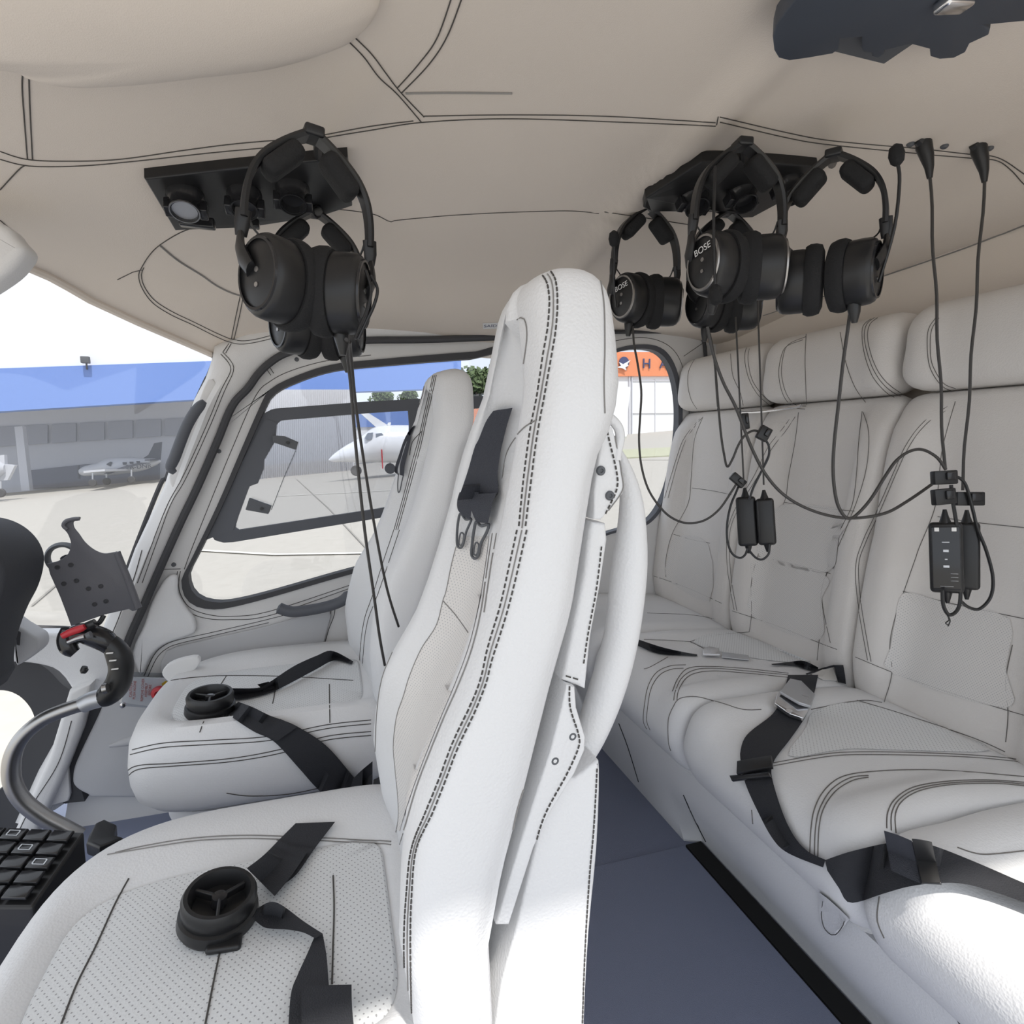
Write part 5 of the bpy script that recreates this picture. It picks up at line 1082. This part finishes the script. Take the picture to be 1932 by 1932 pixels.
ptube([(155, 1184, 6), (168, 1180, 8), (180, 1175, 8)], 1.28).obj('switch_hat', BLK, cy)
ptube([(128, 1212, 4), (145, 1205, 5), (160, 1201, 5)], 1.26).obj('rocker_switch', STL, cy)
ptube([(164, 1200, 6), (172, 1197, 7)], 1.26).obj('button', DGREY, cy); ptube([(160, 1258, 5), (158, 1266, 6), (165, 1262, 3)], 1.30).obj('trigger', BLK, cy)
ptube([(195, 1300, 10), (203, 1298, 9)], 1.27).obj('steel_cap', STL, cy); ptube([(178, 1180, 3), (188, 1176, 3), (194, 1168, 3), (197, 1162, 3)], 1.29).obj('wire_loop', BLK, cy)
for k, (x, y) in enumerate(((207, 1232), (213, 1246), (217, 1262))): b = MB(); c = oY(x, y, 1.275); b.rbox(c, (.006, .002, .0012), .0005); b.obj('grip_marking', PLAC, cy)
# tablet cradle
tb = thing('tablet_holder', 'grey metal tablet cradle with hooked top arm, mounted in front of the windshield', 'holder', oY(180, 1170, 1.42))
O = cr(zz('A3', (490, 625), (600, 600), (690, 545), (730, 470), (735, 400), (700, 310), (640, 240), (648, 190), (700, 155), (828, 140), (820, 178), (765, 190), (770, 250), (820, 315), (880, 400), (960, 470), (1040, 510), (1110, 520), (1215, 500)), 3)+zz('A3', (1440, 1080), (1430, 1110), (1380, 1122), (1340, 1100), (1080, 1160), (740, 1280), (700, 1170), (620, 960), (520, 740))
TBM = mat('grey powder coat', (.13, .13, .145), .55, bump=(500, .1))
MB().slab([oY(x, y, 1.42) for x, y in O], (0, .004, 0), .0012).obj('cradle_plate', TBM, tb)
MB().tube([oY(x, y, 1.417) for x, y in zz('A3', (1218, 505), (1330, 780), (1445, 1085))], .008, 10, flat=.8).obj('side_lip', TBM, tb)
MB().tube([oY(x, y, 1.417) for x, y in cr(zz('A3', (828, 158), (760, 162), (690, 185), (660, 230), (700, 270)), 3)], .004, 8).obj('hook_arm', TBM, tb)
for x, y in zz('A3', (598, 665), (738, 640), (665, 835), (797, 805), (922, 888), (1050, 862), (985, 1050), (1103, 1018)):
    b = MB(); b.lathe([(.001, 0), (.0048, 0), (.0048, .0012), (.0036, .0012), (.003, .0002), (.001, .0002)], oY(x, y, 1.4195), basis((1, 0, 0), (0, 0, 1)), 16); b.obj('rivet_hole', RUB, tb)
b = MB(); c = oY(*zz('A3', (680, 560))[0], 1.47)
b.lathe([(.026, 0), (.033, 0), (.035, .01), (.030, .02), (.026, .02), (.024, .012)], c, basis((1, 0, 0), (0, 0, 1)), 32, ring=True); b.obj('mount_ring', DGREY, tb)
b = MB(); b.tube([c, c+V((.02, -.02, -.03)), oY(180, 1100, 1.43)], .010, 10); b.obj('mount_arm', DGREY, tb)
MB().tube([oY(x, y, 1.43) for x, y in cr(zz('A3', (1070, 1150), (1050, 1200), (1010, 1250), (990, 1270)), 3)], .003, 6).obj('cable', BLK, tb)
# instrument pod
ip = thing('instrument_panel', 'dark charcoal back of the instrument pod, cut off by the left edge', 'instrument panel', oY(20, 1285, 1.35))
O = cr([(-140, 1000), (-60, 975), (0, 974), (40, 986), (70, 1010), (86, 1040), (86, 1070), (76, 1105), (58, 1140), (44, 1175), (34, 1210), (31, 1240), (34, 1256)], 4)+[(20, 1280), (0, 1288), (-140, 1300), (-220, 1150)]
MB().slab([oY(x, y, 1.38) for x, y in O], (0, -.16, 0), .012).obj('cowl', mat('charcoal suede', (.045, .047, .055), .8, bump=(400, .15)), ip)
vn = thing('air_vent', 'grey moulded nozzle with a slotted grille beside the instrument pod', 'vent', oY(55, 1235, 1.5))
MB().slab([oY(x, y, 1.44) for x, y in cr([(20, 1178), (38, 1184), (58, 1196), (72, 1206), (74, 1224), (62, 1238), (40, 1252), (28, 1250)], 3, True)], (0, .05, 0), .006).obj('nozzle', GREY, vn)
MB().slab([oY(x, y, 1.437) for x, y in ((30, 1188), (38, 1194), (36, 1218), (31, 1216))], (0, .004, 0)).obj('grille', RUB, vn, False)
# pillar grab handle
gh = thing('grab_handle', 'dark grey grab handle on the windshield pillar', 'handle', oY(330, 890, 1.5))
b = ptube([(386, 757, 5), (378, 765, 9), (366, 780, 10), (352, 805, 10), (340, 835, 10), (330, 862, 10), (322, 882, 9), (330, 892, 5)], 1.53); b.obj('grip', FRAME, gh)
MB().slab([oY(x, y, 1.575) for x, y in cr([(392, 716), (412, 735), (392, 800), (370, 860), (345, 910), (330, 925), (318, 900), (335, 860), (365, 780)], 3, True)], (0, .02, 0), .004).obj('mounting_pad', TRIM, gh)
# guard box with red knob
gb = thing('safety_guard', 'clear plastic guard with red printed notice over a red knob, before the far seat', 'guard', oY(275, 1320, 1.45))
MB().slab([oY(x, y, 1.50) for x, y in ((232, 1265), (238, 1278), (325, 1280), (300, 1335), (225, 1325))], (0, .003, 0)).obj('backing_plate', PLAC, gb, False)
MB().slab([oY(x, y, 1.475) for x, y in ((240, 1268), (360, 1272), (345, 1340), (228, 1332))], (0, .002, 0)).obj('clear_cover', PLEX, gb, False)
b = MB(); b.lathe([(.001, 0), (.016, 0), (.017, .006), (.013, .012), (.008, .013), (.006, .008), (.001, .008)], oY(301, 1306, 1.485), basis((1, 0, 0), (0, 0, 1)), 28); b.obj('red_knob', RED, gb, label='red round knob')
MB().slab([oY(x, y, 1.497) for x, y in ((305, 1290), (312, 1285), (321, 1290), (320, 1295), (306, 1294))], (0, .002, 0)).obj('yellow_tab', YEL, gb, False, label='yellow marking')
for x, y in ((246, 1275), (232, 1330)): b = MB(); b.lathe([(.001, 0), (.007, 0), (.006, .004), (.001, .005)], oY(x, y, 1.472), basis((1, 0, 0), (0, 0, 1)), 16); b.obj('screw', CHR, gb)
RT = basis((.0, 0, 1), (-1, 0, .0))
for i, (x, tx) in enumerate(((247, 'CAUTION'), (254, 'PUSH ALONE'), (269, 'REMOVE COVER'), (276, 'ASSEMBLY'), (283, 'BEFORE'))):
    text(tx, .0075, oY(x, 1302, 1.4985), basis((0.12, 0, 1), (-1, 0, .12)), REDT, gb, ext=.0001)
MB().slab([oY(x, y, 1.46) for x, y in cr([(306, 1275), (312, 1258), (335, 1246), (372, 1240), (372, 1260), (330, 1290)], 3, True)], (0, .02, 0), .004).obj('white_bracket', WHT, gb)
# centre console keypad
kc = thing('centre_console', 'black console with a sloping grid of glossy square keys, bottom left', 'console', oZ(60, 1650, 0))
Q = [oZ(-150, 1556, .40), oZ(146, 1570, .40), oZ(52, 1702, .37), oZ(-330, 1700, .37)]
def q4(u, v): return (Q[0]*(1-u)+Q[1]*u)*(1-v)+(Q[3]*(1-u)+Q[2]*u)*v
cn = (Q[1]-Q[0]).cross(Q[3]-Q[0]).normalized(); cn = cn if cn.z > 0 else -cn
body = [q4(-.03, -.04), q4(1.03, -.04), q4(1.03, 1.04), q4(-.03, 1.04)]
MB().loft([[V((p.x, p.y, .05)) for p in body], [V((p.x, p.y, p.z-.03)) for p in body], [p-cn*.004 for p in body]]).obj('console_body', BLK, kc, False, bev=.003)
nu, nv = 7, 5
for i in range(nu):
    for jv in range(nv):
        u0, u1, v0, v1 = (i+.07)/nu, (i+.93)/nu, (jv+.08)/nv, (jv+.92)/nv
        c = [q4(u0, v0), q4(u1, v0), q4(u1, v1), q4(u0, v1)]; o = MB().slab(c, cn*.006, .0025).obj('key', GLO, kc)
        if (i*5+jv*3) % 4 == 0:
            d_ = [q4(u0+(u1-u0)*a, v0+(v1-v0)*b2) for a, b2 in ((.2, .25), (.8, .25), (.8, .75), (.2, .75))]
            e_ = [p+cn*.0062 for p in d_]; MB().ringslab(e_, [sum(e_, V())/4+(p-sum(e_, V())/4)*.8 for p in e_], cn*.0006, 16).obj('legend_frame', ALU, o)
MB().slab([oZ(x, y, .18) for x, y in ((170, 1600), (182, 1578), (200, 1570), (222, 1580), (218, 1600), (235, 1606), (190, 1625), (165, 1615))], (0, 0, .03), .006).obj('control_lever', BLK, None, label='black lever knob between the console and the nearest cushion', cat='lever')
